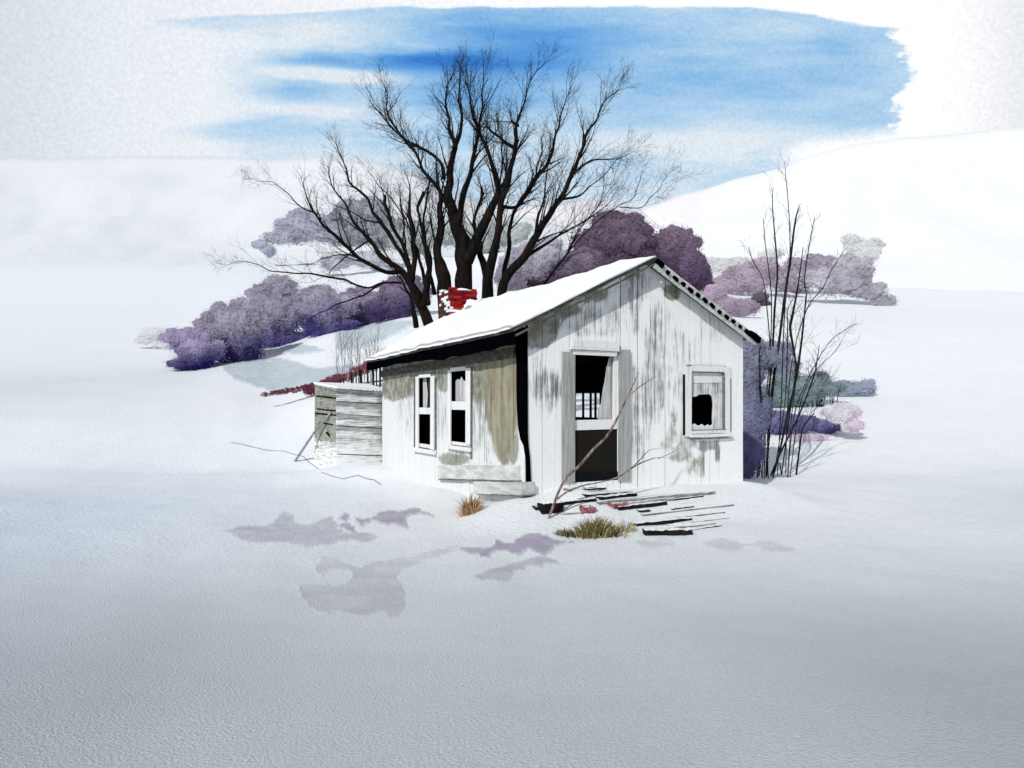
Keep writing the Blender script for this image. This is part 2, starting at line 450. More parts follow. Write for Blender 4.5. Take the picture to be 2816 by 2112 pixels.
patch(zc([(580, 280), (680, 260), (740, 250), (775, 300), (750, 320), (690, 285), (610, 305)]), M['w_mauve'], 0.011)
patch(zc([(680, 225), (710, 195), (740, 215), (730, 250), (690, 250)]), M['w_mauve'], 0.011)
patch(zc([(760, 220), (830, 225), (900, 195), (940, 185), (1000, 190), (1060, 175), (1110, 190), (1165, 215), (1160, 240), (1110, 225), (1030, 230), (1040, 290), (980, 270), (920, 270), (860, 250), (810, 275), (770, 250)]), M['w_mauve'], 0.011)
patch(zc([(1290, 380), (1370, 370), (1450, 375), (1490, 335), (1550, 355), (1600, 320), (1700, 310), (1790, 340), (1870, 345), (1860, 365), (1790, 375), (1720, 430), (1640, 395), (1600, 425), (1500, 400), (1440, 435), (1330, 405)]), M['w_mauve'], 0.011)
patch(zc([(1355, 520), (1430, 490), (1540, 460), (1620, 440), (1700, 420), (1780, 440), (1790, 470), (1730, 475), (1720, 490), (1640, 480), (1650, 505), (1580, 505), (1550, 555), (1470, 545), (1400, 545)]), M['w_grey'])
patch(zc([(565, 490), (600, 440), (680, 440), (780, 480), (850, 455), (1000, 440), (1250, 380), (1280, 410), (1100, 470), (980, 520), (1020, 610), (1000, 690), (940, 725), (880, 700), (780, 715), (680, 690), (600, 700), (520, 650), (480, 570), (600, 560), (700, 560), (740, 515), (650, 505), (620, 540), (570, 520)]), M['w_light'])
patch([(1740, 1495), (1765, 1480), (1790, 1484), (1815, 1476), (1850, 1486), (1868, 1500), (1820, 1508), (1800, 1516), (1765, 1508)], M['w_light'])
patch([(1930, 1492), (1990, 1480), (2050, 1492), (2100, 1484), (2150, 1496), (2185, 1506), (2170, 1520), (2110, 1518), (2060, 1508), (2020, 1524), (1960, 1510)], M['w_light'])
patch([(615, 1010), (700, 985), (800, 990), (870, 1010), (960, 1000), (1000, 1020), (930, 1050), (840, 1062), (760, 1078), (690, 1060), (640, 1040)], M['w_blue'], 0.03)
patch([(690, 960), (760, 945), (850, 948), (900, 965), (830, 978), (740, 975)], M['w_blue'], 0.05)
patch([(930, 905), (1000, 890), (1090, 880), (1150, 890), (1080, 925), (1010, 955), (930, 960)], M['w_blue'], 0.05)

# ------------------------------------------------------------------ house
house = empty('wooden_cabin', P0, HR, 'abandoned white weathered board cabin with snowy gable roof and red brick chimney', 'cabin')
SL = (RZ - EZ) / (HW / 2)
def gz(t): return EZ + SL * (HW / 2 - abs(t - HW / 2))
def blobmask(px, py, blobs):
    c = [0, 0, 0]
    for cx_, cy_, rx, ry, a, ch in blobs:
        d = math.hypot((px - cx_) / rx, (py - cy_) / ry); c[ch] = max(c[ch], a * sstep(1.25, 0.55, d))
    return (c[0], c[1], c[2], 1)
FB = [(1475, 890, 70, 75, 1.1, 0), (1540, 855, 70, 26, .8, 0), (1620, 815, 60, 20, .7, 0), (1845, 805, 30, 28, .8, 0), (1745, 780, 50, 70, .6, 1), (1800, 1000, 30, 200, .62, 1), (1500, 1060, 55, 55, .62, 1), (1745, 1150, 14, 200, .6, 1), (1870, 1230, 70, 60, .5, 0), (1640, 905, 90, 30, .5, 1), (1465, 900, 45, 60, .85, 0), (1545, 862, 70, 26, .55, 1), (1640, 805, 70, 24, .55, 1), (1730, 765, 60, 30, .5, 1), (1600, 900, 60, 40, .45, 1), (1690, 860, 60, 60, .42, 1), (1850, 1010, 60, 160, .40, 1), (1960, 900, 60, 60, .36, 1), (1500, 1080, 50, 90, .45, 1), (1760, 1180, 30, 160, .46, 1), (1890, 960, 40, 60, .4, 1), (1480, 1000, 30, 60, .42, 1), (1845, 1180, 34, 90, .42, 0), (1470, 905, 40, 50, .75, 0), (1500, 900, 60, 28, .6, 0), (1560, 850, 60, 22, .6, 0), (1640, 800, 50, 18, .55, 0), (1845, 800, 28, 26, .6, 0), (1720, 760, 60, 16, .5, 0),
      (1720, 800, 24, 60, .55, 1), (1745, 850, 16, 90, .6, 1), (1640, 870, 55, 26, .55, 1), (1580, 895, 45, 26, .5, 1), (1700, 850, 25, 60, .5, 1),
      (1800, 950, 40, 110, .55, 1), (1780, 1060, 22, 130, .62, 1), (1495, 1050, 48, 45, .55, 1), (1820, 880, 40, 60, .42, 1), (1600, 820, 60, 30, .45, 1),
      (1850, 1175, 28, 70, .5, 2), (1920, 1280, 45, 60, .5, 2), (1850, 1175, 24, 60, .48, 0), (1905, 1275, 34, 60, .50, 0), (1940, 1225, 38, 20, .75, 1), (1970, 1240, 8, 40, .8, 1), (1930, 1275, 6, 60, .7, 1)]
LB = [(1095, 1030, 80, 75, 1.15, 0), (1200, 1000, 110, 52, 1.15, 0), (1300, 975, 110, 50, 1.15, 0), (1385, 1040, 60, 220, 1.1, 0), (1225, 1050, 26, 34, .8, 0), (1320, 1060, 30, 70, .7, 0), (1400, 1230, 40, 70, .7, 0), (1180, 1100, 120, 160, .42, 1), (1300, 1150, 60, 120, .5, 1), (1180, 1000, 120, 46, .95, 0), (1300, 965, 120, 42, .95, 0), (1250, 985, 160, 26, .6, 2), (1100, 1020, 70, 62, .95, 0), (1085, 1060, 38, 50, .9, 0), (1200, 1010, 90, 34, .85, 0), (1290, 985, 70, 40, .8, 0), (1225, 1035, 30, 22, .6, 0),
      (1388, 1020, 48, 180, .9, 0), (1395, 1180, 38, 120, .75, 0), (1360, 1000, 40, 100, .8, 0), (1385, 1080, 60, 200, .9, 2),
      (1330, 1060, 22, 200, .55, 1), (1300, 1080, 14, 180, .5, 1), (1345, 1200, 20, 110, .45, 1), (1255, 1262, 60, 26, .66, 0)]
def wall_boards(edges, zb, ztop, openings, pxfn, blobs, axis_, gapf, name, mat, off):
    """vertical boards in the local plane; axis_ 0: along local x at y=off, 1: along local y at x=off"""
    mb = MB()
    for k in range(len(edges) - 1):
        g = gapf(k); a, b = edges[k] + g, edges[k + 1] - 0.001
        if b <= a: continue
        cuts = sorted({a, b} | {e for o in openings for e in o[:2] if a < e < b})
        dep = random.uniform(0, 0.012)
        for u0, u1 in zip(cuts, cuts[1:]):
            um = (u0 + u1) / 2; iv = [(zb, None)]
            for (o0, o1, oz0, oz1) in openings:
                if o0 < um < o1: iv = [(zb, oz0), (oz1, None)]
            for z0, z1 in iv:
                nz = max(2, int(((z1 or ztop(um)) - z0) / 0.09)); nu = 4
                vs = []; cs = []; fs = []
                for layer in (0, 1):
                    for j in range(nz + 1):
                        for i in range(nu):
                            u = lerp(u0, u1, i / (nu - 1)); zt = z1 if z1 is not None else ztop(u)
                            z = lerp(z0, zt, j / nz)
                            o = off - 0.022 - dep + layer * 0.02 + 0.003 * mnoise.noise(Vector((u * 5, z * 1.3, off)))
                            vs.append((u, o, z) if axis_ == 0 else (o, u, z)); px, py = pxfn(u, z); cs.append(blobmask(px, py, blobs))
                N = (nz + 1) * nu
                for j in range(nz):
                    for i in range(nu - 1):
                        q = [j * nu + i, j * nu + i + 1, (j + 1) * nu + i + 1, (j + 1) * nu + i]
                        fs.append(tuple(q)); fs.append(tuple(N + x for x in q[::-1]))
                    for e in (0, nu - 1): fs.append((j * nu + e, (j + 1) * nu + e, N + (j + 1) * nu + e, N + j * nu + e))
                for e in (0, nz):
                    for i in range(nu - 1): fs.append((e * nu + i, e * nu + i + 1, N + e * nu + i + 1, N + e * nu + i))
                mb.add(vs, fs, cs)
    return mb.build(name, mat, house, attr=True)
def topx(u, z, s=0): p = P0 + FD * u + LD * s; return CX + F * p.x / p.y, HY - (z - CZ) * F / p.y
def lpx(u, z): p = P0 + LD * u; return CX + F * p.x / p.y, HY - (z - CZ) * F / p.y
# gable front
T = lambda px: fw(px)[0]
dx0, dx1 = T(1573), T(1697); dz0, dz1 = fw(1635, 1323)[1], fw(1635, 968)[1]
wx0, wx1 = T(1892), T(1990); wz0, wz1 = fw(1940, 1190)[1], fw(1940, 1022)[1]
e = [T(p) for p in (1450, 1488, 1525, 1562, 1597, 1634, 1668, 1703, 1728, 1750, 1785, 1826, 1857, 1892, 1924, 1949, 1974, 2005)] + [HW]
gaps = [0, .010, .006, .013, .010, .009, .006, .016, .004, .021, .006, .020, .009, .010, .017, .018, .014, .006, .006]
wall_boards(e, -0.15, lambda t: gz(t) - 0.01, [(dx0, dx1, dz0, dz1), (wx0, wx1, wz0, wz1)], topx, FB, 0, lambda k: gaps[k], 'gable_wall', M['front'], 0)
# long side
S = lambda px: lw(px)[0]
w1 = (S(1200), S(1150), lw(1175, 1236)[1], lw(1172, 1036)[1])
w2 = (S(1302), S(1241), lw(1270, 1228)[1], lw(1270, 1017)[1])
se = [0.02]
while se[-1] < HL - 0.25: se.append(se[-1] + random.uniform(0.13, 0.24))
se.append(HL)
wall_boards(se, -0.1, lambda s: EZ - 0.02, [w1, w2], lpx, LB, 1, lambda k: random.choice((.001, .003, .004, .006)), 'side_wall', M['side'], 0)
# right wall with a window hole, back wall, dark lining
rs0, rs1, rz0, rz1 = 4.35, 5.45, 1.42, 2.02
wall_boards([0.02 + i * 0.3 for i in range(22)] + [HL], -0.1, lambda s: EZ - 0.02, [(rs0, rs1, rz0, rz1)], lambda u, z: (0, 0), [], 1, lambda k: 0.004, 'side_wall', M['side'], HW + 0.024)
wall_boards([i * 0.3 for i in range(15)] + [HW], -0.1, lambda t: gz(t) - 0.01, [], lambda u, z: (0, 0), [], 0, lambda k: 0.004, 'back_wall', M['side'], HL + 0.024)
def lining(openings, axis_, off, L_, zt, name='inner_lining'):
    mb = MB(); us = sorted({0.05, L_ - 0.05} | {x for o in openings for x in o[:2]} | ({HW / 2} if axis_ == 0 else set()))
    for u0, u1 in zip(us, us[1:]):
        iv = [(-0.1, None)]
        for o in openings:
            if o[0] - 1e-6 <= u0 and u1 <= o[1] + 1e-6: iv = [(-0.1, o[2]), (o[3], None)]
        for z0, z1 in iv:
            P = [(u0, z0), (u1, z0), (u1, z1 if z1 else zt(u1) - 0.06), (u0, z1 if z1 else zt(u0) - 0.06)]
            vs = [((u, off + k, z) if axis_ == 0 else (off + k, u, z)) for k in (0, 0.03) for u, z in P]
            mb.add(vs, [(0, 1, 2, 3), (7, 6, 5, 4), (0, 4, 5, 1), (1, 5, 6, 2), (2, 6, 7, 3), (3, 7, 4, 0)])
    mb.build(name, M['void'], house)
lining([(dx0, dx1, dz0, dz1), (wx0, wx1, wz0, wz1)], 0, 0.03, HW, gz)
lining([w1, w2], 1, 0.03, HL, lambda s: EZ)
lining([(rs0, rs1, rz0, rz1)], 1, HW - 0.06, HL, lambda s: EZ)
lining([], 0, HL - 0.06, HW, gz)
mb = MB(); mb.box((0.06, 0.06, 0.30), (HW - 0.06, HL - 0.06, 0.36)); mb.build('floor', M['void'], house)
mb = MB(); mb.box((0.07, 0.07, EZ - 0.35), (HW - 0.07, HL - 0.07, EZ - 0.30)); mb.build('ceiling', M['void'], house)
# right window mullions seen through the doorway
wr = MB()
for s in (rs0 + 0.22, rs0 + 0.42, rs0 + 0.74): wr.box((HW - 0.02, s, rz0 - 0.01), (HW + 0.02, s + 0.05, rz1 + 0.01))
wr.build('window_bars', M['void'], house)

# shadow at the corner as a black solid, irregular and thinning towards the ground
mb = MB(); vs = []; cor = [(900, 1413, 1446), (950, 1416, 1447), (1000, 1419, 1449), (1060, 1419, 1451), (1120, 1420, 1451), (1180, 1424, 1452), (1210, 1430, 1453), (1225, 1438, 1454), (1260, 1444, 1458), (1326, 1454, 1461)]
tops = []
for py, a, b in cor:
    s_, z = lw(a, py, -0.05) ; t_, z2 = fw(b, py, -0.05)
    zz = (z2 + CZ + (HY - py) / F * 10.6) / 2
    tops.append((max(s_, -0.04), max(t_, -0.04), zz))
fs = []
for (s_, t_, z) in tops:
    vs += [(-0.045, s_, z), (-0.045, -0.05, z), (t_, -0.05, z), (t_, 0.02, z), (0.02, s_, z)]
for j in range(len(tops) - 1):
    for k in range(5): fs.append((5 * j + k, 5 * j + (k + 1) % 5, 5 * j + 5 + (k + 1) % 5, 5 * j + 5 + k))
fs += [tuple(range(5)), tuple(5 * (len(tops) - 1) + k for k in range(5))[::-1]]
mb.add(vs, fs); mb.build('corner_shadow', M['dark'], house)

# roof ------------------------------------------------------------
OV, S0, S1 = 0.36, -0.24, 6.98
def sag(t, s): return -0.10 * math.sin(clamp((s - S0) / (S1 - S0)) * math.pi) * 0.6 - 0.12 * sstep(3.0, 7.0, s) * sstep(1.2, -0.3, t)
def rz_(t, s): return gz(t) + 0.02 + sag(t, s)
def slab(t0, t1, thick, nm, mat, parent, top=0.0, s0=S0, s1=S1, edge=None, nt=22, ns=60, wob=0.0):
    mb = MB(); vs = []; fs = []
    for layer in (0, 1):
        for j in range(ns + 1):
            for i in range(nt + 1):
                a, b = i / nt, j / ns; t = lerp(t0, t1, a); s = lerp(s0, s1, b)
                z = rz_(t, s) + top
                if layer == 1:
                    k = 1.0
                    if edge: k = edge(t, s, a, b)
                    z += thick * k
                if wob:
                    t += wob * fbm((s * 1.4, t * 0.8, 3), 3) * (1 - a if t0 < t1 else a); s += wob * 0.5 * fbm((t * 1.5, s, 8), 3) * (1 - b)
                    z += 0.25 * wob * fbm((s * 2.2, t * 2.2, 2), 3) if layer else 0
                vs.append((t, s, z))
    W = nt + 1; N = W * (ns + 1)
    for j in range(ns):
        for i in range(nt):
            q = [j * W + i, j * W + i + 1, (j + 1) * W + i + 1, (j + 1) * W + i]
            fs.append(tuple(N + x for x in q)); fs.append(tuple(q[::-1]))
        for e_ in (0, nt): fs.append((j * W + e_, (j + 1) * W + e_, N + (j + 1) * W + e_, N + j * W + e_))
    for e_ in (0, ns):
        for i in range(nt): fs.append((e_ * W + i, e_ * W + i + 1, N + e_ * W + i + 1, N + e_ * W + i))
    mb.add(vs, fs); return mb.build(nm, mat, parent, smooth=False)
roof = slab(-OV, HW / 2, 0.05, 'roof', M['soffit'], house)
slab(HW / 2 + 0.004, HW + 0.14, 0.05, 'roof_slope', M['soffit'], roof)
def sn_edge(t, s, a, b):
    e_ = min(1, 0.25 + 6 * min(b, 1 - b), 0.45 + 5 * a)
    return e_ * (1 + 0.25 * fbm((t * 1.2, s * 1.2, 4), 3))
so = slab(-OV - 0.05, HW / 2 + 0.02, 0.13, 'roof_snow', M['snow_roof'], roof, top=0.056, s0=S0 - 0.03, s1=S1 + 0.03, edge=sn_edge, nt=40, ns=110, wob=0.085)
so.data.shade_smooth()
so2 = slab(HW / 2 + 0.03, HW + 0.10, 0.05, 'roof_snow', M['snow_roof'], roof, top=0.056, s0=S0 + 0.02, edge=lambda t, s, a, b: min(1, 0.2 + 6 * min(b, 1 - b)))
so2.data.shade_smooth()
# fascia coloured black and dark frieze set in for the shade under the left eave
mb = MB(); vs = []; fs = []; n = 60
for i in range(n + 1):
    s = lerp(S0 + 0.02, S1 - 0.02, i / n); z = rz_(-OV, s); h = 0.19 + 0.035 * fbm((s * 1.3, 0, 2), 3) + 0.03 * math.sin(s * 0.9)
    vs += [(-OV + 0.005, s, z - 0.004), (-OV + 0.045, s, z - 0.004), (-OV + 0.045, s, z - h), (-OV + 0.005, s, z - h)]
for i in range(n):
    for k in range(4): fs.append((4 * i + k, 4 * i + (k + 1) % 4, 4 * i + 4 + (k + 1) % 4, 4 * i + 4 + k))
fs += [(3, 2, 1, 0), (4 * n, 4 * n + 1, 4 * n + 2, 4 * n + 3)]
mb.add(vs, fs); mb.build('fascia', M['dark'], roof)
mb = MB(); mb.beam((-0.055, 0.32, 2.59), (-0.055, HL, 2.47), 0.02, 0.15, n=24, rough=0.006); mb.build('eave_shade_board', M['soffit'], house)
# rake boards and purlin ends along the gable
mb = MB(); mb.beam((HW / 2, S0 + 0.015, RZ - 0.045), (-OV + 0.02, S0 + 0.015, gz(-OV) - 0.045), 0.03, 0.03, n=10, rough=0.003); mb.build('rake_board', M['soffit'], roof)
mb = MB(); mb.beam((HW / 2 + 0.02, S0 + 0.0, RZ - 0.03), (HW + 0.12, S0 + 0.0, gz(HW + 0.12) - 0.03), 0.03, 0.17, n=14, rough=0.005); mb.build('rake_board', M['paleboard'], roof)
sl = Vector((1, 0, -SL)).normalized(); upn = Vector((SL, 0, 1)).normalized()
for k in range(13):
    c = Vector((HW / 2 + 0.10 + k * 0.172, S0 - 0.03, 0)); c.z = gz(c.x) + (0.03 if k == 0 else random.uniform(-0.03, 0.0)); L_ = 0.085 if k == 0 else random.uniform(0.035, 0.06)
    mb = MB(); mb.beam(c - sl * L_, c + sl * L_ + Vector((0, 0, -0.01)), 0.05, 0.085 if k == 0 else random.uniform(0.045, 0.065), up=upn, n=3, rough=0.008); mb.build('purlin_end', M['dark'], roof)
c = Vector((HW + 0.01, S0 - 0.03, gz(HW + 0.01) + 0.0)); mb = MB(); mb.beam(c - sl * 0.13, c + sl * 0.17, 0.09, 0.11, n=4, rough=0.012); mb.build('purlin_end', M['dark'], roof)

# trim builder on the gable: px rectangles
def frect(mb, x0, y0, x1, y1, o0, o1, rough=0.004, col=(0, .25, 0, 1)):
    xm, ym = (x0 + x1) / 2, (y0 + y1) / 2
    t0, t1 = fw(x0)[0], fw(x1)[0]; za, zb = fw(xm, y1)[1], fw(xm, y0)[1]
    mb.box((t0, -o1, za), (t1, -o0, zb), col, rough)
def lrect(mb, x0, y0, x1, y1, o0, o1, rough=0.004, col=(0, .25, 0, 1)):
    xm = (x0 + x1) / 2
    s1, s0 = lw(x0)[0], lw(x1)[0]; za, zb = lw(xm, y1)[1], lw(xm, y0)[1]
    mb.box((-o1, s0, za), (-o0, s1, zb), col, rough)
def fpoly(mb, pts, o, th=0.006, col=(0, .2, 0, 1)):
    P = [fw(*p) for p in pts]; n = len(P)
    mb.add([(t, -o, z) for t, z in P] + [(t, -o + th, z) for t, z in P], [tuple(range(n)), tuple(range(n, 2 * n))[::-1]] + [(i, (i + 1) % n, n + (i + 1) % n, n + i) for i in range(n)], [col] * 2 * n)
def lpoly(mb, pts, o, th=0.006, col=(0, .2, 0, 1)):
    P = [lw(*p) for p in pts]; n = len(P)
    mb.add([(-o, s, z) for s, z in P] + [(-o + th, s, z) for s, z in P], [tuple(range(n)), tuple(range(n, 2 * n))[::-1]] + [(i, (i + 1) % n, n + (i + 1) % n, n + i) for i in range(n)], [col] * 2 * n)

# door
fr = MB()
frect(fr, 1541, 968, 1576, 1326, 0.036, 0.062); frect(fr, 1696, 962, 1728, 1322, 0.036, 0.062)
fro = fr.build('door_frame', M['greytrim'], house, attr=True)
fr = MB(); frect(fr, 1568, 939, 1695, 957, 0.04, 0.075); frect(fr, 1562, 958.5, 1694, 964, 0.04, 0.10); frect(fr, 1570, 966, 1690, 978, 0.04, 0.07)
fr.build('lintel', M['trim'], fro, attr=True)
dr = MB()
frect(dr, 1575, 1155, 1696, 1181, -0.03, 0.02, 0.006)
frect(dr, 1574, 979, 1578, 1155, -0.03, 0.01); frect(dr, 1687, 979, 1697, 1155, -0.03, 0.01)
door = dr.build('door', M['trim'], house, attr=True)
dp = MB(); frect(dp, 1576, 1182, 1697, 1300, -0.02, 0.0); dp.build('door_panel', M['panel'], door)
dp = MB(); frect(dp, 1574, 1299, 1700, 1324, -0.02, 0.02, 0.008); dp.build('bottom_rail', M['void'], door)
cu = MB(); fpoly(cu, [(1683, 979), (1690, 979), (1690, 1156), (1649, 1156), (1651, 1125), (1659, 1110), (1664, 1070), (1669, 1050), (1674, 1010)], -0.06)
cu.build('curtain', M['cloth'], door, attr=True)
# gable window
wn = MB()
frect(wn, 1877, 1008, 1896, 1200, 0.036, 0.06); frect(wn, 1986, 1010, 2003, 1198, 0.036, 0.06)
frect(wn, 1897, 1006, 1985, 1022, 0.036, 0.06); frect(wn, 1897, 1182, 1985, 1192, 0.036, 0.06)
win = wn.build('window', M['trim'], house, attr=True)
wn = MB(); frect(wn, 1890, 1193, 2003, 1200, 0.065, 0.11); wn.build('sill', M['trim'], win, attr=True)
for r in ((1874, 1030, 1877, 1196, 0.036, 0.066), (1897, 1022.5, 1988, 1025, 0.02, 0.045), (2001, 1040, 2003.4, 1186, 0.036, 0.066), (1895.5, 1026, 1897.5, 1090, 0.02, 0.064), (1984.5, 1026, 1986.5, 1180, 0.02, 0.064), (1897, 1181, 1990, 1183, 0.03, 0.064), (1893, 1204, 2000, 1206.5, 0.036, 0.05), (1884, 1005, 1990, 1007, 0.036, 0.05)):
    wn = MB(); frect(wn, *r, rough=0.002); wn.build('crack', M['dark'] if r[0] == 1874 else M['greycrack'], win)
bd = MB()
hole = [(1897, 1098), (1900, 1092), (1915, 1090), (1922, 1085), (1950, 1084), (1957, 1090), (1960, 1110), (1958, 1150), (1959, 1166), (1952, 1171), (1946, 1167), (1938, 1172), (1930, 1166), (1920, 1171), (1910, 1165), (1900, 1168), (1897, 1160)]
fpoly(bd, [(1890, 1020), (1992, 1020), (1992, 1052), (1890, 1054)], 0.0, col=(0, .3, 0, 1)); fpoly(bd, [(1890, 1055), (1992, 1053), (1992, 1080), (1950, 1084), (1922, 1085), (1915, 1090), (1900, 1092), (1890, 1093)], 0.003, col=(0, .55, 0, 1))
fpoly(bd, [(1950, 1083), (1972, 1081), (1972, 1186), (1959, 1186), (1959, 1166), (1958, 1150), (1960, 1110), (1957, 1090)], 0.0, col=(0, .5, 0, 1)); fpoly(bd, [(1973, 1081), (1992, 1080), (1992, 1186), (1973, 1186)], 0.004, col=(0, .4, 0, 1))
fpoly(bd, [(1890, 1168), (1900, 1168), (1910, 1165), (1920, 1171), (1930, 1166), (1938, 1172), (1946, 1167), (1952, 1171), (1959, 1166), (1959, 1188), (1890, 1188)], 0.002)
bd.build('boarding', M['trim'], win, attr=True)
# side windows
def side_window(o):
    mb = MB()
    for r in o['trim']: lrect(mb, *r, 0.036, 0.058)
    w = mb.build('window', M['trim'], house, attr=True)
    for rr in ('rail', 'head'):
        mb = MB(); lrect(mb, *o[rr], -0.02, 0.03); mb.build('sash_rail', M['trim'], w, attr=True)
    mb = MB(); lrect(mb, *o['sill'], 0.06, 0.11); mb.build('sill', M['trim'], w, attr=True)
    mb = MB()
    for p, ox in o['cloth']: lpoly(mb, p, ox)
    mb.build('curtain', M['cloth'], w, attr=True)
    for r in o['crack']:
        mb = MB(); lrect(mb, *r, 0.036, 0.064); mb.build('crack', M['greycrack'], w)
    mb = MB(); lpoly(mb, o['pane'], -0.08); mb.build('pane', M['pane'], w)
side_window(dict(trim=[(1149, 1036, 1157, 1240), (1190, 1034, 1201, 1236), (1157.3, 1030, 1189.7, 1038)], rail=(1157, 1121, 1190, 1139), head=(1157, 1222, 1194, 1232), sill=(1146, 1234, 1206, 1245),
    cloth=[([(1157, 1036), (1166, 1036), (1167, 1060), (1170, 1085), (1168, 1121), (1157, 1121)], -0.05), ([(1180, 1037), (1190, 1037), (1190, 1121), (1183, 1121)], -0.05)],
    pane=[(1156, 1034), (1191, 1034), (1191, 1122), (1156, 1122)],
    crack=[(1145.5, 1040, 1147.5, 1236), (1203.2, 1040, 1204.6, 1236)]))
side_window(dict(trim=[(1238, 1018, 1246, 1226), (1288, 1012, 1301, 1222), (1246.3, 1010, 1287.7, 1020)], rail=(1240, 1104, 1300, 1127), head=(1246, 1217, 1300, 1226), sill=(1240, 1227, 1304, 1237),
    cloth=[([(1246, 1048), (1252, 1042), (1257, 1046), (1262, 1036), (1268, 1046), (1276, 1050), (1281, 1035), (1288, 1020), (1288, 1104), (1246, 1104)], -0.05)],
    pane=[(1245, 1085), (1262, 1080), (1262, 1106), (1245, 1106)],
    crack=[(1302, 1015, 1303.6, 1262)]))

# chimney
chb = MB(); c0, c1, s0, s1 = 1.30, 2.02, 5.80, 6.42
zb, zt = 3.15, 4.52; h = 0.066; k = 0; z = zb
while z < zt - 0.01:
    off = 0.1 if k % 2 else 0
    for side in range(4):
        L_ = (c1 - c0) if side % 2 == 0 else (s1 - s0)
        a = -off
        while a < L_ - 0.02:
            a0, a1 = max(a, 0), min(a + 0.2, L_)
            if a1 - a0 > 0.04 and not (z > zt - 0.20 and random.random() < 0.30):
                r = random.random(); o = random.uniform(0, 0.012)
                if side == 0: col = random.choice([(0.38, 0.014, 0.016), (0.30, 0.010, 0.012), (0.17, 0.008, 0.010), (0.42, 0.022, 0.022), (0.40, 0.07, 0.07), (0.07, 0.012, 0.012)])
                elif side == 3: col = random.choice([(0.06, 0.030, 0.028), (0.045, 0.026, 0.026), (0.09, 0.04, 0.035), (0.09, 0.05, 0.045)])
                else: col = (0.20, 0.03, 0.025)
                if side == 3 and r < 0.30 or side == 0 and r < 0.16 and z < zt - 0.3: col = (0.82, 0.82, 0.84)
                col = (*col, 1)
                g = 0.006
                if side == 0: chb.box((c0 + a0 + g, s0 - o, z), (c0 + a1 - g, s0 + 0.10, z + h - 0.012), col, 0.009)
                if side == 2: chb.box((c0 + a0 + g, s1 - 0.10, z), (c0 + a1 - g, s1 + o, z + h - 0.012), col, 0.009)
                if side == 3: chb.box((c0 - o, s0 + a0 + g, z), (c0 + 0.10, s0 + a1 - g, z + h - 0.012), col, 0.009)
                if side == 1: chb.box((c1 - 0.10, s0 + a0 + g, z), (c1 + o, s0 + a1 - g, z + h - 0.012), col, 0.009)
            a += 0.2
    z += h; k += 1
chb.box((c0 + 0.012, s0 + 0.012, zb), (c1 - 0.012, s1 - 0.012, zt - 0.05), (0.10, 0.02, 0.018, 1))
ch = chb.build('chimney', M['brick'], house, attr=True)
def lump(nm, mat, par, c, rx, ry, rz, seed, n=14):
    mb = MB(); vs = []; fs = []
    for j in range(n + 1):
        th = math.pi * j / n
        for i in range(2 * n):
            ph = math.pi * i / n; d = Vector((math.sin(th) * math.cos(ph), math.sin(th) * math.sin(ph), math.cos(th)))
            k = 1 + 0.3 * fbm(d * 1.6 + Vector((seed, 0, 0)), 3); vs.append((c[0] + d.x * rx * k, c[1] + d.y * ry * k, c[2] + d.z * rz * k))
    for j in range(n):
        for i in range(2 * n): fs.append((j * 2 * n + i, (j + 1) * 2 * n + i, (j + 1) * 2 * n + (i + 1) % (2 * n), j * 2 * n + (i + 1) % (2 * n)))
    mb.add(vs, fs); return mb.build(nm, mat, par, smooth=True)
lump('snow_cap', M['snow_roof'], ch, ((c0 + c1) / 2 + 0.1, (s0 + s1) / 2, zt - 0.02), 0.30, 0.26, 0.05, 3)
lump('snow_drift', M['snow_roof'], ch, (c1 - 0.06, s0 - 0.12, 3.98), 0.36, 0.22, 0.28, 5)
lump('snow_drift', M['snow_roof'], ch, (c0 + 0.30, s0 - 0.08, 3.74), 0.16, 0.14, 0.14, 9)
lump('lead_flashing', M['greytrim'], ch, (c0 + 0.42, s0 - 0.26, 4.0), 0.15, 0.05, 0.08, 12)

# side landing and step against the long wall
st = empty('wooden_step', P0 + FD * -0.2 + LD * 1.2, HR, 'low pale plank ledge and step sagging along the long wall under the windows', 'step')
def lstrip(px0, ya0, yb0, px1, ya1, yb1, t_out, depth):
    off = Vector((-0.2, 1.2, 0)); A = []
    for px, ya, yb in ((px0, ya0, yb0), (px1, ya1, yb1)):
        for t in (t_out, t_out + depth):
            for y in (yb, ya): s_, z = lw(px, y, t_out); A.append(Vector((t, s_, z)) - off)
    mb = MB(); vs = []; fs = []; n = 16
    for i in range(n + 1):
        for q in (0, 1, 3, 2): p = A[q].lerp(A[q + 4], i / n); vs.append(p + Vector((0, 0, random.uniform(-.006, .006))))
    for i in range(n):
        for k in range(4): fs.append((4 * i + k, 4 * i + 4 + k, 4 * i + 4 + (k + 1) % 4, 4 * i + (k + 1) % 4))
    fs += [(0, 1, 2, 3), (4 * n + 3, 4 * n + 2, 4 * n + 1, 4 * n)]
    mb.add(vs, fs); return mb
lstrip(1203, 1280, 1316, 1424, 1279, 1321, -0.09, 0.14).build('ledge', M['ledge'], st)
lstrip(1204, 1317, 1320, 1426, 1322, 1325, -0.10, 0.15).build('joint', M['greycrack'], st)
lstrip(1302, 1324, 1358, 1434, 1327, 1361, -0.17, 0.22).build('tread', M['paleboard'], st)
lstrip(1310, 1359, 1361.5, 1437, 1362, 1365, -0.18, 0.23).build('joint', M['greycrack'], st)
mb = MB(); mb.box((-0.040, 0.0, -0.15), (-0.026, 0.16, 0.78), (0, .2, 0, 1), 0.003); mb.build('corner_trim', M['trim'], house, attr=True)
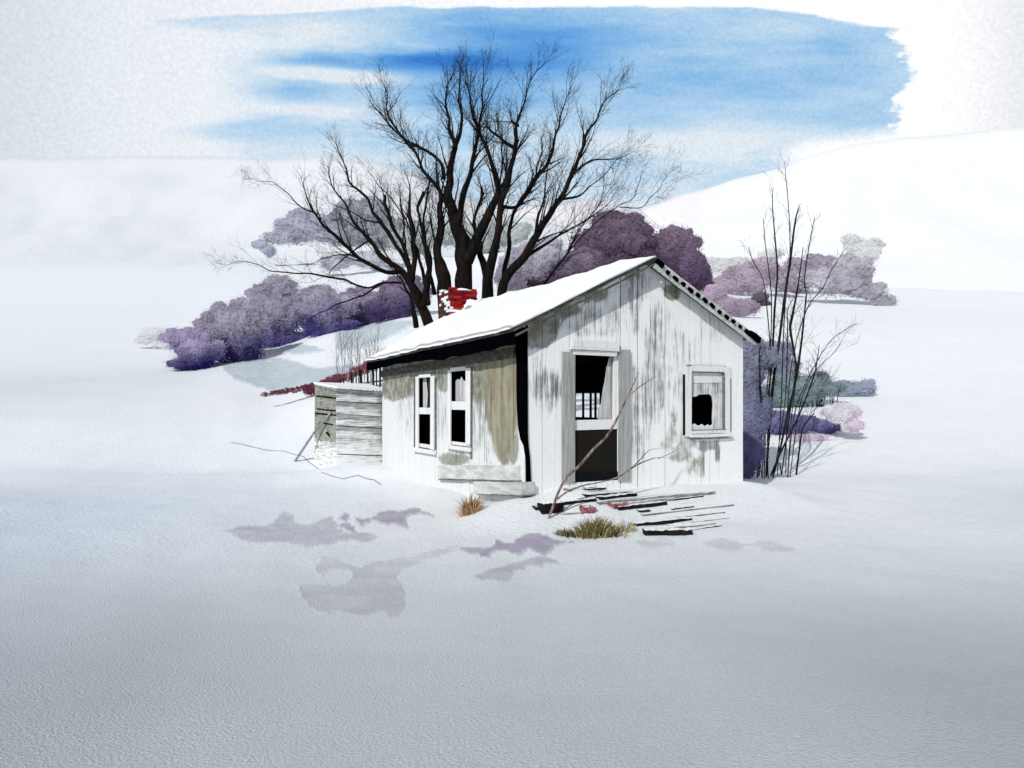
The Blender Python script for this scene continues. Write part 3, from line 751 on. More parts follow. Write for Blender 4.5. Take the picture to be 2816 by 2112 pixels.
mb = MB(); mb.box((-0.040, -0.040, -0.15), (0.10, -0.027, 0.60), (0, .2, 0, 1), 0.003); mb.build('corner_trim', M['trim'], house, attr=True)

# ------------------------------------------------------------------ fallen porch planks in front of the door
def plank(nm, pts, hpx, mat, label, cat='plank', lift=0.0, w=0.14):
    (ax, ay), (bx, by) = pts
    p, q = ghit(ax, ay), ghit(bx, by); d = (p.y + q.y) / 2; h = hpx * d / F
    p.z += h * 0.35 + lift - 0.01; q.z += h * 0.42 + lift - 0.01
    o = (p + q) / 2; mb = MB(); mb.beam(p - o, q - o, w, h, n=14, rough=min(0.012, h * 0.16))
    ob = mb.build(nm, mat); ob.location = o; return tag(ob, label, cat, 'fallen planks before the cabin door')
plank('plank', [(1604, 1362), (1732, 1353)], 5, M['wetwood'], 'thin black plank just below the door threshold')
plank('plank', [(1648, 1373), (1742, 1361)], 10, M['wetwood'], 'short black plank under the right side of the doorway')
plank('plank', [(1640, 1382), (1960, 1354)], 7, M['greywood'], 'long grey snow dusted plank running right below the doorway')
plank('plank', [(1545, 1384), (1636, 1374)], 8, M['wetwood'], 'black plank end touching the leaning dead branch from the right')
plank('plank', [(1484, 1404), (1542, 1399)], 26, M['wetwood'], 'thick broken black timber left of the dead branch foot', 'timber', w=0.22)
plank('plank', [(1468, 1398), (1490, 1396)], 8, M['wetwood'], 'small black stub sticking left out of the broken timber')
plank('plank', [(1694, 1398), (1826, 1384)], 9, M['wetwood'], 'dark plank right of the red board, in the middle of the heap')
plank('plank', [(1700, 1388), (1850, 1372)], 8, M['greywood'], 'grey weathered plank above the dark middle plank')
plank('plank', [(1596, 1404), (1634, 1402)], 15, M['redwood'], 'dull red board scrap right of the dead branch', 'board', w=0.20)
plank('plank', [(1676, 1392), (1712, 1388)], 12, M['redwood'], 'dull red board scrap above the dry grass clump', 'board', w=0.20)
plank('plank', [(1752, 1404), (1782, 1402)], 5, M['wetwood'], 'tiny dark wood splinter right of the dry grass')
plank('plank', [(1734, 1442), (1895, 1427)], 7, M['wetwood'], 'long thin dark plank right of the dry grass clump')
plank('plank', [(1770, 1458), (1960, 1440)], 6, M['greywood'], 'grey snow covered plank above the lowest black beam')
plank('plank', [(1842, 1450), (1868, 1446)], 8, M['wetwood'], 'small dark chip on the grey plank near the lowest beam')
plank('plank', [(1876, 1448), (1904, 1444)], 6, M['wetwood'], 'small dark chip right of the other chip near the lowest shaded gap')
plank('plank', [(1772, 1470), (1900, 1467)], 17, M['wetwood'], 'thick black beam standing for the shaded gap lowest and nearest in the heap', 'beam', w=0.16)  # black solid in place of the dark void under the planks
plank('plank', [(1900, 1458), (1982, 1446)], 5, M['wetwood'], 'thin dark stick pointing right from the lowest shaded gap', 'stick', w=0.05)
plank('plank', [(1760, 1414), (2010, 1386)], 3, M['greywood'], 'long thin pale lath right of the red scraps')
plank('plank', [(1560, 1350), (1700, 1336)], 8, M['greywood'], 'grey doorstep board directly under the door')

for pts_, h_, m_, lb in ([[(1605, 1346), (1712, 1338)], 4, 'wetwood', 'thin dark lath right under the doorstep board'], [[(1590, 1372), (1652, 1366)], 4, 'wetwood', 'short thin lath left of the black plank under the doorway'],
    [[(1810, 1378), (1930, 1364)], 4, 'wetwood', 'thin dark lath at the right end of the long grey plank'], [[(1540, 1412), (1610, 1408)], 3, 'greywood', 'thin pale lath left of the red scrap'],
    [[(1840, 1424), (1990, 1408)], 3, 'wetwood', 'thin dark lath above the long thin plank at the right'], [[(1900, 1436), (2000, 1424)], 4, 'greywood', 'pale lath end farthest right in the heap'], [[(1845, 1400), (1905, 1392)], 4, 'wetwood', 'short dark lath right of the dark middle plank']):
    plank('plank', pts_, h_, M[m_], lb, 'lath', w=0.07)
# ------------------------------------------------------------------ shed with props
sh_d = 16.9
shed = empty('wooden_shed', at(925, 1307, sh_d), 0, 'small leaning grey plank shed with flat top, left of the cabin', 'shed')
o = shed.location.copy()
def shp(px, py, d): return at(px, py, d) - o
def quadgrid(mb, A, B, C, D, n, m, colf, th):
    nrm = (B - A).cross(D - A).normalized() * th
    vs = []; cs = []; fs = []
    for l in (0, 1):
        for j in range(m + 1):
            for i in range(n + 1):
                p = A.lerp(B, i / n).lerp(D.lerp(C, i / n), j / m) - nrm * l; vs.append(p); cs.append(colf(i / n, j / m))
    W = n + 1; N = W * (m + 1)
    for j in range(m):
        for i in range(n):
            q = [j * W + i, j * W + i + 1, (j + 1) * W + i + 1, (j + 1) * W + i]; fs += [tuple(q), tuple(N + x for x in q[::-1])]
    for j in range(m):
        for e_ in (0, n): fs.append((j * W + e_, (j + 1) * W + e_, N + (j + 1) * W + e_, N + j * W + e_))
    for i in range(n):
        for e_ in (0, m): fs.append((e_ * W + i, e_ * W + i + 1, N + e_ * W + i + 1, N + e_ * W + i))
    mb.add(vs, fs, cs)
# front: five long horizontal boards with dark gaps
mb = MB(); ry = [(1073, 1078), (1105, 1112), (1138, 1147), (1172, 1180), (1205, 1210), (1250, 1255), (1310, 1310)]
for k in range(6):
    g = 2.6 if k in (0, 2, 4) else 1.0
    quadgrid(mb, shp(925, ry[k + 1][0] - g, 16.6), shp(1064, ry[k + 1][1] - g, 17.2), shp(1064, ry[k][1], 17.2), shp(925, ry[k][0], 16.6), 12, 4,
             lambda a, b, k=k: (0.6 * sstep(.5, 1, a) * (k < 4) * (b < .6), (0.48 + 0.45 * sstep(0.3, 0.9, b) * random.uniform(.5, 1) + 0.3 * sstep(.75, 1, a)) * (1 if k < 4 else 0.7 if k == 4 else 0.45), 0.2 if k in (1, 3) else 0, 1), 0.03)
mb.build('front_wall', M['shed'], shed, attr=True)
mb = MB(); quadgrid(mb, shp(864, 1312, 17.9), shp(925, 1312, 16.61), shp(925, 1064, 16.61), shp(866, 1052, 17.9), 10, 24, lambda a, b: (0.62 * sstep(0.22, 0.45, b) , 0.45 + 0.35 * sstep(.2, .6, b), 0, 1), 0.03)  # olive-grey tint paints this face as the shadow side
mb.build('side_wall', M['shed'], shed, attr=True)
mb = MB()
for y_, a, b in ((1092, 870, 924), (1127, 872, 924), (1139, 866, 924), (1165, 880, 915)):
    mb.beam(shp(a, y_ - 3, lerp(17.9, 16.61, (a - 864) / 61) - 0.03), shp(b, y_ + 3, lerp(17.9, 16.61, (b - 864) / 61) - 0.03), 0.01, 0.03, n=8, rough=0.006)
mb.build('crack', M['dark'], shed)
mb = MB(); quadgrid(mb, shp(866, 1056, 17.9) + Vector((-.03, 0, .0)), shp(925, 1068, 16.5), shp(1066, 1076, 17.1), shp(1010, 1060, 18.6), 8, 8, lambda a, b: (0, 0, 0, 1), -0.05)
mb.build('flat_roof', M['snow_roof'], shed, attr=True)
mb = MB(); mb.beam(shp(866, 1059, 17.86), shp(925, 1072, 16.56), 0.03, 0.05); mb.beam(shp(925, 1072, 16.56), shp(1064, 1081, 17.14), 0.03, 0.05); mb.build('roof_edge', M['greywood'], shed)
mb = MB(); quadgrid(mb, shp(930, 1312, 16.72), shp(1064, 1312, 17.32), shp(1064, 1079, 17.32), shp(930, 1075, 16.72), 2, 2, lambda a, b: (0, 0, 0, 1), 0.02)
mb.build('inner_lining', M['void'], shed)
def stick(nm, pts, rad, mat, label, cat, n=6):
    P = [Vector(p) for p in pts]; o_ = P[0].copy(); mb = MB(); mb.tube([p - o_ for p in P], rad, n)
    ob = mb.build(nm, mat); ob.location = o_; return tag(ob, label, cat)
g = ghit(806, 1266); stick('prop_pole', [g - Vector((0, 0, .1)), at(862, 1192, lerp(g.y, 16.9, .5) ), at(912, 1132, 16.85)], [0.035, 0.03, 0.028], M['greywood'], 'long grey pole leaning against the shed from the left', 'pole')
g = ghit(955, 1264); stick('prop_pole', [g - Vector((0, 0, .1)), at(925, 1222, lerp(g.y, 16.5, .6)), at(897, 1187, 16.95)], [0.012, 0.022, 0.03], M['wetwood'], 'short dark stick leaning against the shed corner', 'stick')
# pencilled drift edge, added as a thin strand
P = []
for a, b in [(635, 1217), (665, 1222), (700, 1231), (740, 1240), (780, 1241), (815, 1252), (835, 1256), (850, 1272), (870, 1285), (885, 1300), (915, 1311), (945, 1318), (965, 1312), (985, 1308), (1005, 1316), (1030, 1321), (1048, 1334)]:
    p = ghit(a, b); P.append(p + Vector((0, 0, 0.008)))
stick('drift_line', P, [0.006] * len(P), M['twig'], 'thin dark drawn line of the drift edge in front of the shed', 'line', 5)

# paling fence on the bank behind the shed
fen = empty('paling_fence', at(1000, 1070, 20.5), 0, 'broken grey paling fence standing on the bank above the shed', 'fence')
o = fen.location.copy()
for k in range(15):
    px = 938 + k * 8.3 + random.uniform(-2.5, 2.5); tp = lerp(1036, 978, (px - 938) / 120) + random.uniform(-6, 12); d = 20.5 + random.uniform(-.1, .1)
    mb = MB(); mb.beam(at(px, 1085, d) - o, at(px + random.uniform(-3, 3), tp, d) - o, random.uniform(0.02, 0.075), 0.02, up=Vector((0, 1, 0)), n=6, rough=0.006)
    mb.build('paling', M['greywood'] if random.random() < .35 else M['twig'], fen)
mb = MB(); mb.beam(at(934, 1063, 20.55) - o, at(1062, 1045, 20.55) - o, 0.03, 0.05); mb.build('rail', M['greywood'], fen)

# ------------------------------------------------------------------ bare trees
def zoomA(L_): return [(600 + a / 1.7015, 80 + b / 1.7015, w / 1.7015) for a, b, w in L_]
def smooth_path(P, R_, n=5):
    out = []; rr = []
    for i in range(len(P) - 1):
        p0 = P[max(i - 1, 0)]; p1 = P[i]; p2 = P[i + 1]; p3 = P[min(i + 2, len(P) - 1)]
        for q in range(n):
            t = q / n
            out.append(0.5 * ((2 * p1) + (p2 - p0) * t + (2 * p0 - 5 * p1 + 4 * p2 - p3) * t * t + (3 * p1 - p0 - 3 * p2 + p3) * t ** 3)); rr.append(lerp(R_[i], R_[i + 1], t))
    out.append(P[-1]); rr.append(R_[-1]); return out, rr
def rvec():
    while True:
        v = Vector([random.uniform(-1, 1) for _ in range(3)])
        if 0.05 < v.length < 1: return v.normalized()
def twig(mb, p, d, L_, r, lv, up=0.12):
    n = 4 if lv > 0 else 3
    pts = [p.copy()]; rad = [r]; q = p.copy(); d = d.normalized()
    for i in range(n):
        d = (d + rvec() * 0.17 + Vector((0, 0, up * 0.6))).normalized(); q = q + d * (L_ / n); pts.append(q.copy()); rad.append(lerp(r, max(0.0022, r * 0.30), (i + 1) / n))
        if lv > 0 and i >= 1:
            for _ in range(random.choice((1, 1, 2))):
                ax = rvec(); sd = (d.cross(ax)).normalized(); a = R(random.uniform(25, 55))
                twig(mb, q, d * math.cos(a) + sd * math.sin(a), L_ * random.uniform(0.38, 0.62), rad[-1] * 0.72, lv - 1, up)
    mb.tube(pts, rad, 3 if r < 0.012 else 5)
def limb_tree(name, label, base_px, d0, limbs, sc, dens, parts=('trunk', 'branch', 'crown'), bark='bark', twl=1.25, cat='tree', nthick=22):
    base = at(base_px[0], base_px[1], d0); root = empty(name, base, 0, label, cat)
    tw = MB(); rnd = random.Random(len(limbs) * 31 + 5)
    for k, L_ in enumerate(limbs):
        drift = rnd.uniform(-2.2, 2.2) if k else 0.4; P = []; Rr = []; n = len(L_)
        for i, (px, py, w) in enumerate(L_):
            d = d0 + drift * (i / (n - 1)) ** 1.3 + (rnd.uniform(-.12, .12) if i else 0)
            j = 0 if w > 18 else 2
            P.append(at(px + random.uniform(-j, j), py + random.uniform(-j, j), d) - base); Rr.append(w * 0.54 / F * d)
        pts, rad = smooth_path(P, Rr)
        if L_[-1][2] < 12 * .6 and len(pts) > 20: pts, rad = pts[:-2], rad[:-2]
        m_ = len(pts)
        pts = [p + Vector((mnoise.noise(p * 1.9 + Vector((k, 0, 0))), mnoise.noise(p * 1.9 + Vector((0, k, 7))), 0.6 * mnoise.noise(p * 1.9 + Vector((3, 0, k))))) * (0.085 * min(1, q / 6)) for q, p in enumerate(pts)]
        rad = [r * lerp(1.05, 0.68, q / m_) for q, r in enumerate(rad)]
        rad = [r * (1 + 0.13 * mnoise.noise(p * 2.5)) for r, p in zip(rad, pts)]
        mb = MB(); mb.tube(pts, rad, 8 if max(rad) > 0.05 else 6); mb.build('trunk' if L_[0][2] >= nthick else 'branch', M[bark], root, smooth=True)
        acc = 0
        for i in range(2, len(pts) - 1):
            seg = (pts[i + 1] - pts[i]).length; acc += seg; f = i / len(pts)
            if f < 0.22: continue
            if acc > dens * random.uniform(0.6, 1.4) * (1.25 - 0.6 * f):
                acc = 0; t = (pts[i + 1] - pts[i - 1]).normalized(); ax = rvec(); sd = t.cross(ax).normalized(); a = R(random.uniform(22, 50))
                r = min(rad[i] * 0.42, 0.011)
                if random.random() < 0.72 and f > 0.25 and L_[0][2] > 13 * .59:
                    a2 = R(random.uniform(12, 34)); d2 = t * math.cos(a2) + t.cross(rvec()).normalized() * math.sin(a2); L2 = sc * random.uniform(0.7, 1.7) * (1.35 - 0.75 * f); q2 = pts[i].copy(); sp = [q2.copy()]; r0 = min(rad[i] * 0.5, 0.034); sr = [r0]
                    for z2 in range(6):
                        d2 = (d2 + rvec() * 0.13 + Vector((0, 0, 0.05))).normalized(); q2 = q2 + d2 * L2 / 6; sp.append(q2.copy()); sr.append(lerp(r0, 0.005, (z2 + 1) / 6))
                        if z2 >= 2: twig(tw, q2, (d2 + rvec() * 0.6).normalized(), L2 * random.uniform(.3, .5), min(sr[-1] * 0.6, 0.008), 1, 0.06)
                    tw.tube(sp, sr, 5)
                twig(tw, pts[i], t * math.cos(a) + sd * math.sin(a), sc * random.uniform(0.5, 1.25) * (1.25 - 0.6 * f), r, 2 if f > .3 and random.random() < 0.75 else 1)
        t = (pts[-1] - pts[-3]).normalized()
        if L_[-1][2] < 12 * .6:
            for _ in range(3): twig(tw, pts[-1], t + rvec() * 0.5, sc * random.uniform(.4, .75), rad[-1] * 0.7, 2)
    tw.build(parts[2], M['twig'], root)
    return root
mainL = [
 [(1150, 1560, 84), (1150, 1215, 74), (1148, 1100, 74), (1142, 1010, 76), (1112, 900, 56), (1080, 790, 46), (1086, 680, 36), (1100, 600, 30), (1106, 540, 27), (1082, 440, 17), (1070, 310, 11), (1085, 215, 5)],
 [(1165, 1090, 50), (1220, 965, 44), (1265, 865, 38), (1312, 770, 34), (1306, 710, 26), (1270, 620, 21), (1245, 520, 18), (1190, 410, 14), (1160, 280, 9), (1150, 200, 4)],
 [(1106, 560, 22), (1140, 460, 16), (1132, 330, 9), (1128, 185, 5)],
 [(1130, 900, 28), (1150, 760, 26), (1190, 680, 22), (1196, 600, 20), (1215, 500, 18), (1230, 400, 12), (1236, 300, 7), (1245, 170, 3)],
 [(1075, 1560, 70), (1060, 1220, 64), (1036, 1120, 54), (1022, 1060, 40), (1036, 950, 36), (1042, 830, 26), (1045, 775, 22), (980, 680, 17), (930, 590, 14), (880, 530, 12), (830, 480, 10), (760, 400, 7), (700, 320, 4)],
 [(1060, 700, 20), (1040, 630, 15), (985, 580, 14), (935, 550, 14), (860, 500, 10), (800, 410, 8), (790, 320, 6), (760, 220, 3)],
 [(1262, 1560, 60), (1260, 1260, 54), (1268, 1150, 46), (1288, 1040, 36), (1310, 930, 32), (1322, 820, 29), (1362, 735, 30), (1377, 640, 26), (1392, 540, 22), (1400, 450, 17), (1440, 320, 9), (1465, 240, 6), (1500, 160, 3)],
 [(1262, 1180, 34), (1230, 1060, 28), (1222, 990, 20), (1205, 900, 14), (1225, 800, 16), (1230, 735, 14)],
 [(1330, 1560, 50), (1322, 1250, 44), (1352, 1155, 40), (1430, 1068, 38), (1490, 970, 34), (1532, 905, 30), (1592, 800, 26), (1652, 690, 24), (1682, 600, 18), (1722, 500, 14), (1780, 400, 9), (1830, 320, 5), (1890, 270, 3)],
 [(1334, 1215, 23), (1342, 1090, 20), (1362, 980, 18), (1372, 870, 15), (1430, 795, 24), (1492, 690, 20), (1560, 590, 18), (1590, 440, 10), (1620, 340, 6), (1650, 260, 3)],
 [(1446, 1060, 16), (1535, 1005, 12), (1650, 930, 8), (1760, 870, 5), (1870, 770, 3)],
 [(1490, 1260, 14), (1520, 1190, 13), (1575, 1130, 11), (1625, 1055, 10), (1680, 960, 8), (1740, 880, 6), (1800, 790, 4), (1880, 690, 3)],
 [(1590, 800, 12), (1680, 780, 9), (1760, 720, 6), (1850, 620, 3)],
 [(1660, 680, 12), (1740, 620, 8), (1850, 605, 5), (1940, 570, 2)],
 [(1240, 880, 14), (1300, 800, 12), (1340, 690, 9), (1330, 560, 7), (1325, 420, 3)],
 [(1390, 560, 18), (1330, 520, 16), (1265, 455, 11)],
 [(1400, 455, 14), (1372, 425, 9)],
 [(1480, 980, 16), (1500, 860, 12), (1530, 760, 9), (1540, 660, 4)],
 [(1330, 830, 16), (1400, 830, 14), (1460, 740, 10), (1500, 620, 8), (1530, 460, 4)],
 [(1640, 1040, 7), (1740, 930, 6), (1860, 840, 5), (1940, 790, 4), (2000, 650, 3)],
 [(1880, 830, 5), (1990, 830, 4), (2040, 770, 4), (2110, 690, 2)],
]
leftL = [
 [(1110, 1560, 56), (985, 1380, 46), (942, 1280, 42), (902, 1190, 38), (850, 1118, 30), (795, 1085, 26), (745, 1045, 25), (700, 985, 22), (650, 920, 18), (600, 830, 13), (548, 740, 8), (500, 650, 5)],
 [(855, 1130, 22), (800, 1135, 20), (730, 1108, 20), (640, 1055, 19), (560, 980, 20), (500, 930, 16), (440, 850, 12), (410, 770, 7), (385, 730, 4)],
 [(440, 852, 8), (380, 830, 6), (320, 770, 5), (250, 712, 4), (150, 712, 2)],
 [(905, 1195, 24), (880, 1060, 19), (832, 950, 18), (800, 880, 20), (782, 775, 20)],
 [(892, 1110, 18), (830, 1000, 18), (760, 900, 18), (722, 858, 16), (690, 790, 14), (620, 720, 12), (590, 640, 8), (560, 570, 5), (540, 520, 3)],
 [(955, 1310, 32), (985, 1175, 28), (990, 1090, 24), (962, 980, 18), (942, 870, 14), (945, 800, 20), (955, 765, 22)],
 [(860, 1190, 9), (770, 1188, 9), (700, 1210, 9), (580, 1170, 10), (450, 1150, 8), (350, 1140, 7), (250, 1130, 6), (180, 1100, 5), (100, 1090, 4), (30, 1108, 2)],
 [(770, 1190, 8), (710, 1225, 8), (650, 1250, 7), (540, 1300, 6), (470, 1325, 6), (430, 1370, 3)],
 [(912, 1180, 22), (916, 1050, 24), (902, 900, 24), (895, 740, 6)],
 [(930, 1395, 24), (910, 1310, 22), (880, 1220, 12), (820, 1130, 6)],
 [(985, 1290, 22), (960, 1160, 16), (930, 1040, 12), (900, 960, 10), (850, 820, 8), (850, 760, 4)],
 [(1010, 1240, 18), (985, 1110, 16), (960, 930, 14), (985, 700, 8)],
 [(760, 905, 9), (690, 890, 7), (600, 850, 5), (520, 815, 3)],
 [(700, 990, 8), (560, 1090, 6), (520, 1150, 3)], [(640, 1058, 8), (540, 1060, 5), (430, 1100, 3)],
 [(880, 1090, 12), (870, 960, 9), (860, 860, 6), (760, 740, 5), (690, 640, 3)],
]
limb_tree('bare_tree', 'large leafless black tree with several thick trunks behind the cabin chimney', (1276, 1290), 20.0, [zoomA(l) for l in mainL], 0.90, 0.13)
limb_tree('bare_tree', 'leafless tree fanning out low to the left behind the cabin roof', (1190, 1260), 21.0, [zoomA(l) for l in leftL], 0.80, 0.23)

# tall thin shrub right of the cabin
def zoomB(L_): return [(1900 + a / 1.765, 400 + b / 1.765, w / 1.765) for a, b, w in L_]
shrubL = [
 [(365, 1610, 9), (372, 1500, 11), (386, 1320, 12), (402, 1130, 12), (427, 960, 12), (457, 720, 11), (482, 560, 11), (506, 370, 8), (530, 280, 2)],
 [(330, 1590, 7), (345, 1400, 8), (380, 1180, 8), (396, 1000, 9), (406, 800, 10), (420, 620, 8), (411, 480, 7), (396, 290, 4), (400, 190, 2)],
 [(420, 1590, 4), (440, 1200, 5), (455, 800, 5), (480, 560, 5), (476, 330, 4), (460, 150, 3), (455, 60, 1)],
 [(395, 1590, 8), (430, 1490, 9), (470, 1300, 10), (500, 1180, 10), (522, 1060, 11), (545, 880, 8), (560, 700, 3)],
 [(440, 1580, 5), (480, 1300, 6), (510, 1100, 8), (504, 1020, 9), (482, 890, 12), (492, 830, 12), (520, 680, 7), (550, 450, 2)],
 [(385, 1600, 8), (440, 1480, 8), (520, 1320, 8), (590, 1140, 7), (612, 1050, 5), (625, 950, 2)],
 [(510, 1565, 9), (526, 1480, 8), (545, 1370, 8), (600, 1300, 4)],
 [(345, 1600, 5), (360, 1300, 5), (385, 1000, 5), (390, 720, 5), (360, 470, 4), (350, 330, 2)],
 [(320, 1600, 7), (336, 1480, 11), (345, 1340, 12), (336, 1180, 10), (332, 1030, 5), (340, 960, 2)],
 [(375, 1610, 5), (372, 1400, 5), (380, 1200, 5), (385, 1000, 5), (370, 800, 5), (350, 650, 4), (300, 560, 4), (275, 480, 2)],
 [(470, 1590, 4), (490, 1300, 4), (520, 1080, 4), (540, 900, 4), (560, 740, 5), (552, 640, 5), (582, 440, 4), (605, 330, 2)],
 [(460, 1580, 4), (470, 1250, 4), (500, 1000, 4), (565, 790, 5), (640, 690, 4), (690, 590, 3), (765, 480, 2)],
 [(470, 1560, 4), (500, 1320, 4), (560, 1150, 4), (660, 970, 3), (740, 900, 3), (820, 855, 2)],
 [(480, 1400, 4), (530, 1260, 4), (600, 1100, 4), (700, 1000, 2), (760, 900, 1)],
 [(355, 1600, 5), (360, 1400, 6), (350, 1260, 6), (322, 1100, 6), (320, 910, 3)],
 [(400, 1560, 4), (450, 1300, 4), (465, 1100, 5), (470, 900, 5), (480, 770, 3), (600, 640, 2)],
 [(345, 1400, 4), (300, 1200, 3), (275, 1000, 3), (270, 950, 1)],
 [(300, 1610, 7), (305, 1550, 6), (300, 1500, 3)], [(440, 1600, 6), (432, 1540, 4)], [(470, 1590, 6), (475, 1510, 4), (478, 1480, 2)],
]
def shrub():
    d0 = 16.6; base = at(2100, 1310, d0); base.z = hgt(base.x, base.y)
    root = empty('bare_shrub', base, 0, 'tall thin leafless shrub of many upright dark stems right of the cabin', 'shrub'); tw = MB()
    for L_ in [zoomB(l) for l in shrubL]:
        dr = random.uniform(-.7, .7); d1 = d0 + random.uniform(-.35, .35); n = len(L_); P = []; Rr = []
        for i, (px, py, w) in enumerate(L_):
            d = d1 + dr * i / n; p = at(px, py, d)
            if i == 0: p.z = min(p.z, hgt(p.x, p.y) - 0.03)
            P.append(p - base); Rr.append(w * 0.52 / F * d)
        pts, rad = smooth_path(P, Rr, 4)
        if len(pts) > 16: pts, rad = pts[:-1], rad[:-1]
        mb = MB(); mb.tube(pts, rad, 6); mb.build('stem', M['stem'], root, smooth=True)
        for i in range(4, len(pts) - 1):
            f = i / len(pts)
            if random.random() < (0.45 + 0.6 * f) and len(pts) > 12:
                t = (pts[i + 1] - pts[i - 1]).normalized(); sd = t.cross(rvec()).normalized(); a = R(random.uniform(20, 40))
                twig(tw, pts[i], t * math.cos(a) + sd * math.sin(a), random.uniform(0.25, 0.75) * (1.15 - 0.6 * f), min(rad[i] * 0.5, 0.007), 1, 0.10)
    tw.build('crown', M['twig'], root)
shrub()
# fine saplings on the bank to the left
sap = empty('sapling_clump', ghit(1000, 1040), 0, 'faint clump of thin grey saplings on the bank behind the paling fence', 'saplings'); o = sap.location.copy()
mb = MB(); tw = MB(); d = 26.0
for k in range(26):
    px = 932 + k * 4.9 + random.uniform(-3, 3); b = at(px, lerp(1062, 1010, k / 26), d) - o; H = random.uniform(1.2, 2.3) * (0.8 + 0.3 * math.sin(k * 0.7)); lean = random.uniform(-.12, .12)
    pts = [b + Vector((lean * H * (j / 5) ** 1.5 + random.uniform(-.02, .02), random.uniform(-.03, .03), H * j / 5 - 0.2)) for j in range(6)]
    mb.tube(pts, [lerp(0.020 if k % 6 == 0 else 0.011, 0.003, j / 5) for j in range(6)], 4)
    for j in (2, 3, 4): twig(tw, pts[j], Vector((random.uniform(-.5, .5), random.uniform(-.4, .4), 1)), H * 0.4, 0.006, 1)
mb.build('stem', M['twig'], sap); tw.build('crown', M['twig'], sap)

# dead branch leaning in front of the door
dbl = [
 [(1503, 1428, 10), (1520, 1396, 14), (1537, 1350, 13), (1560, 1310, 14), (1592, 1282, 15), (1635, 1232, 15), (1664, 1205, 14), (1686, 1172, 12), (1708, 1128, 10), (1728, 1085, 8), (1744, 1052, 6), (1758, 1022, 3)],
 [(1722, 1098, 7), (1750, 1070, 6), (1780, 1050, 5), (1805, 1033, 2)],
 [(1528, 1376, 10), (1560, 1352, 10), (1600, 1336, 7), (1650, 1326, 6), (1700, 1312, 8), (1735, 1288, 10), (1770, 1270, 7), (1808, 1258, 3), (1832, 1260, 1)],
 [(1740, 1284, 7), (1762, 1262, 6), (1786, 1238, 4), (1815, 1234, 1)], [(1808, 1262, 3), (1840, 1248, 3), (1870, 1233, 1)],
 [(1603, 1338, 5), (1620, 1350, 3), (1640, 1352, 1)]]
base = ghit(1508, 1424); rt = empty('dead_branch', base, 0, 'forked pale brown dead branch leaning across the cabin doorway', 'branch')
for k, L_ in enumerate(dbl):
    P = []; Rr = []; n = len(L_)
    for i, (px, py, w) in enumerate(L_):
        d = base.y - 0.02 + (0.02 if k < 2 else 0.08) * i; P.append(at(px, py, min(d, 10.3)) - base); Rr.append(w * 0.27 / F * d)
    if k == 0: P[0].z -= 0.05
    pts, rad = smooth_path(P, Rr, 4); rad = [r * (1 + 0.18 * mnoise.noise(p * 9)) for r, p in zip(rad, pts)]
    mb = MB(); mb.tube(pts, rad, 7); mb.build('stem' if k == 0 else 'branch', M['dead'], rt, smooth=True)

# ------------------------------------------------------------------ grass
def tuft(nm, label, cx_, cy_, wpx, hpx, n, cols, grp, side=0.3):
    b = ghit(cx_, cy_); mb = MB(); sc = b.y / F
    for _ in range(n):
        a = random.gauss(0, 0.38); a = clamp(a, -1, 1); x = a * wpx / 2 * sc; y = random.gauss(0, 0.3) * wpx / 2 * sc * 0.6
        z = hgt(b.x + x, b.y + y) - b.z - 0.015; H = hpx * sc * random.uniform(0.45, 1.0) * (1 - 0.55 * abs(a)); w = random.uniform(0.004, 0.010)
        lean = Vector((a * 0.7 + random.gauss(0, side), random.gauss(0, side), 1)).normalized(); c = random.choice(cols); k = random.uniform(.6, 1.25); c = (c[0] * k, c[1] * k, c[2] * k, 1)
        sd = Vector((random.uniform(-1, 1), random.uniform(-1, 1), 0)).normalized() * w; p = Vector((x, y, z)); dr = Vector((lean.x, lean.y, -0.3)) * H * 0.25
        m = p + lean * H * 0.55; t = p + lean * H + dr
        mb.add([p - sd, p + sd, m + sd * .8, m - sd * .8, t], [(0, 1, 2, 3), (3, 2, 4)], [c] * 5)
    ob = mb.build(nm, M['grass'], attr=True); ob.location = b; return tag(ob, label, 'grass tuft', grp)
tuft('grass_tuft', 'small orange and straw grass tuft below the side step', 1296, 1412, 62, 78, 230, [(.48, .30, .13), (.42, .36, .20), (.60, .16, .05), (.58, .22, .08), (.22, .17, .08), (.55, .48, .30)], 'dry grass tufts in the snow', .18)
tuft('grass_tuft', 'large olive and brown grass clump in front of the fallen planks', 1640, 1474, 150, 78, 620, [(.22, .20, .08), (.33, .29, .12), (.12, .09, .04), (.45, .40, .20), (.20, .17, .09), (.07, .06, .035), (.42, .30, .10)], 'dry grass tufts in the snow', .32)
tuft('grass_tuft', 'low dark olive grass strand left of the large clump', 1556, 1474, 72, 32, 240, [(.16, .16, .09), (.10, .09, .05), (.30, .28, .15)], 'dry grass tufts in the snow', .45)
tuft('grass_tuft', 'sparse pale grass blades right of the large clump', 1722, 1462, 60, 56, 70, [(.42, .40, .24), (.55, .53, .36)], 'dry grass tufts in the snow', .4)

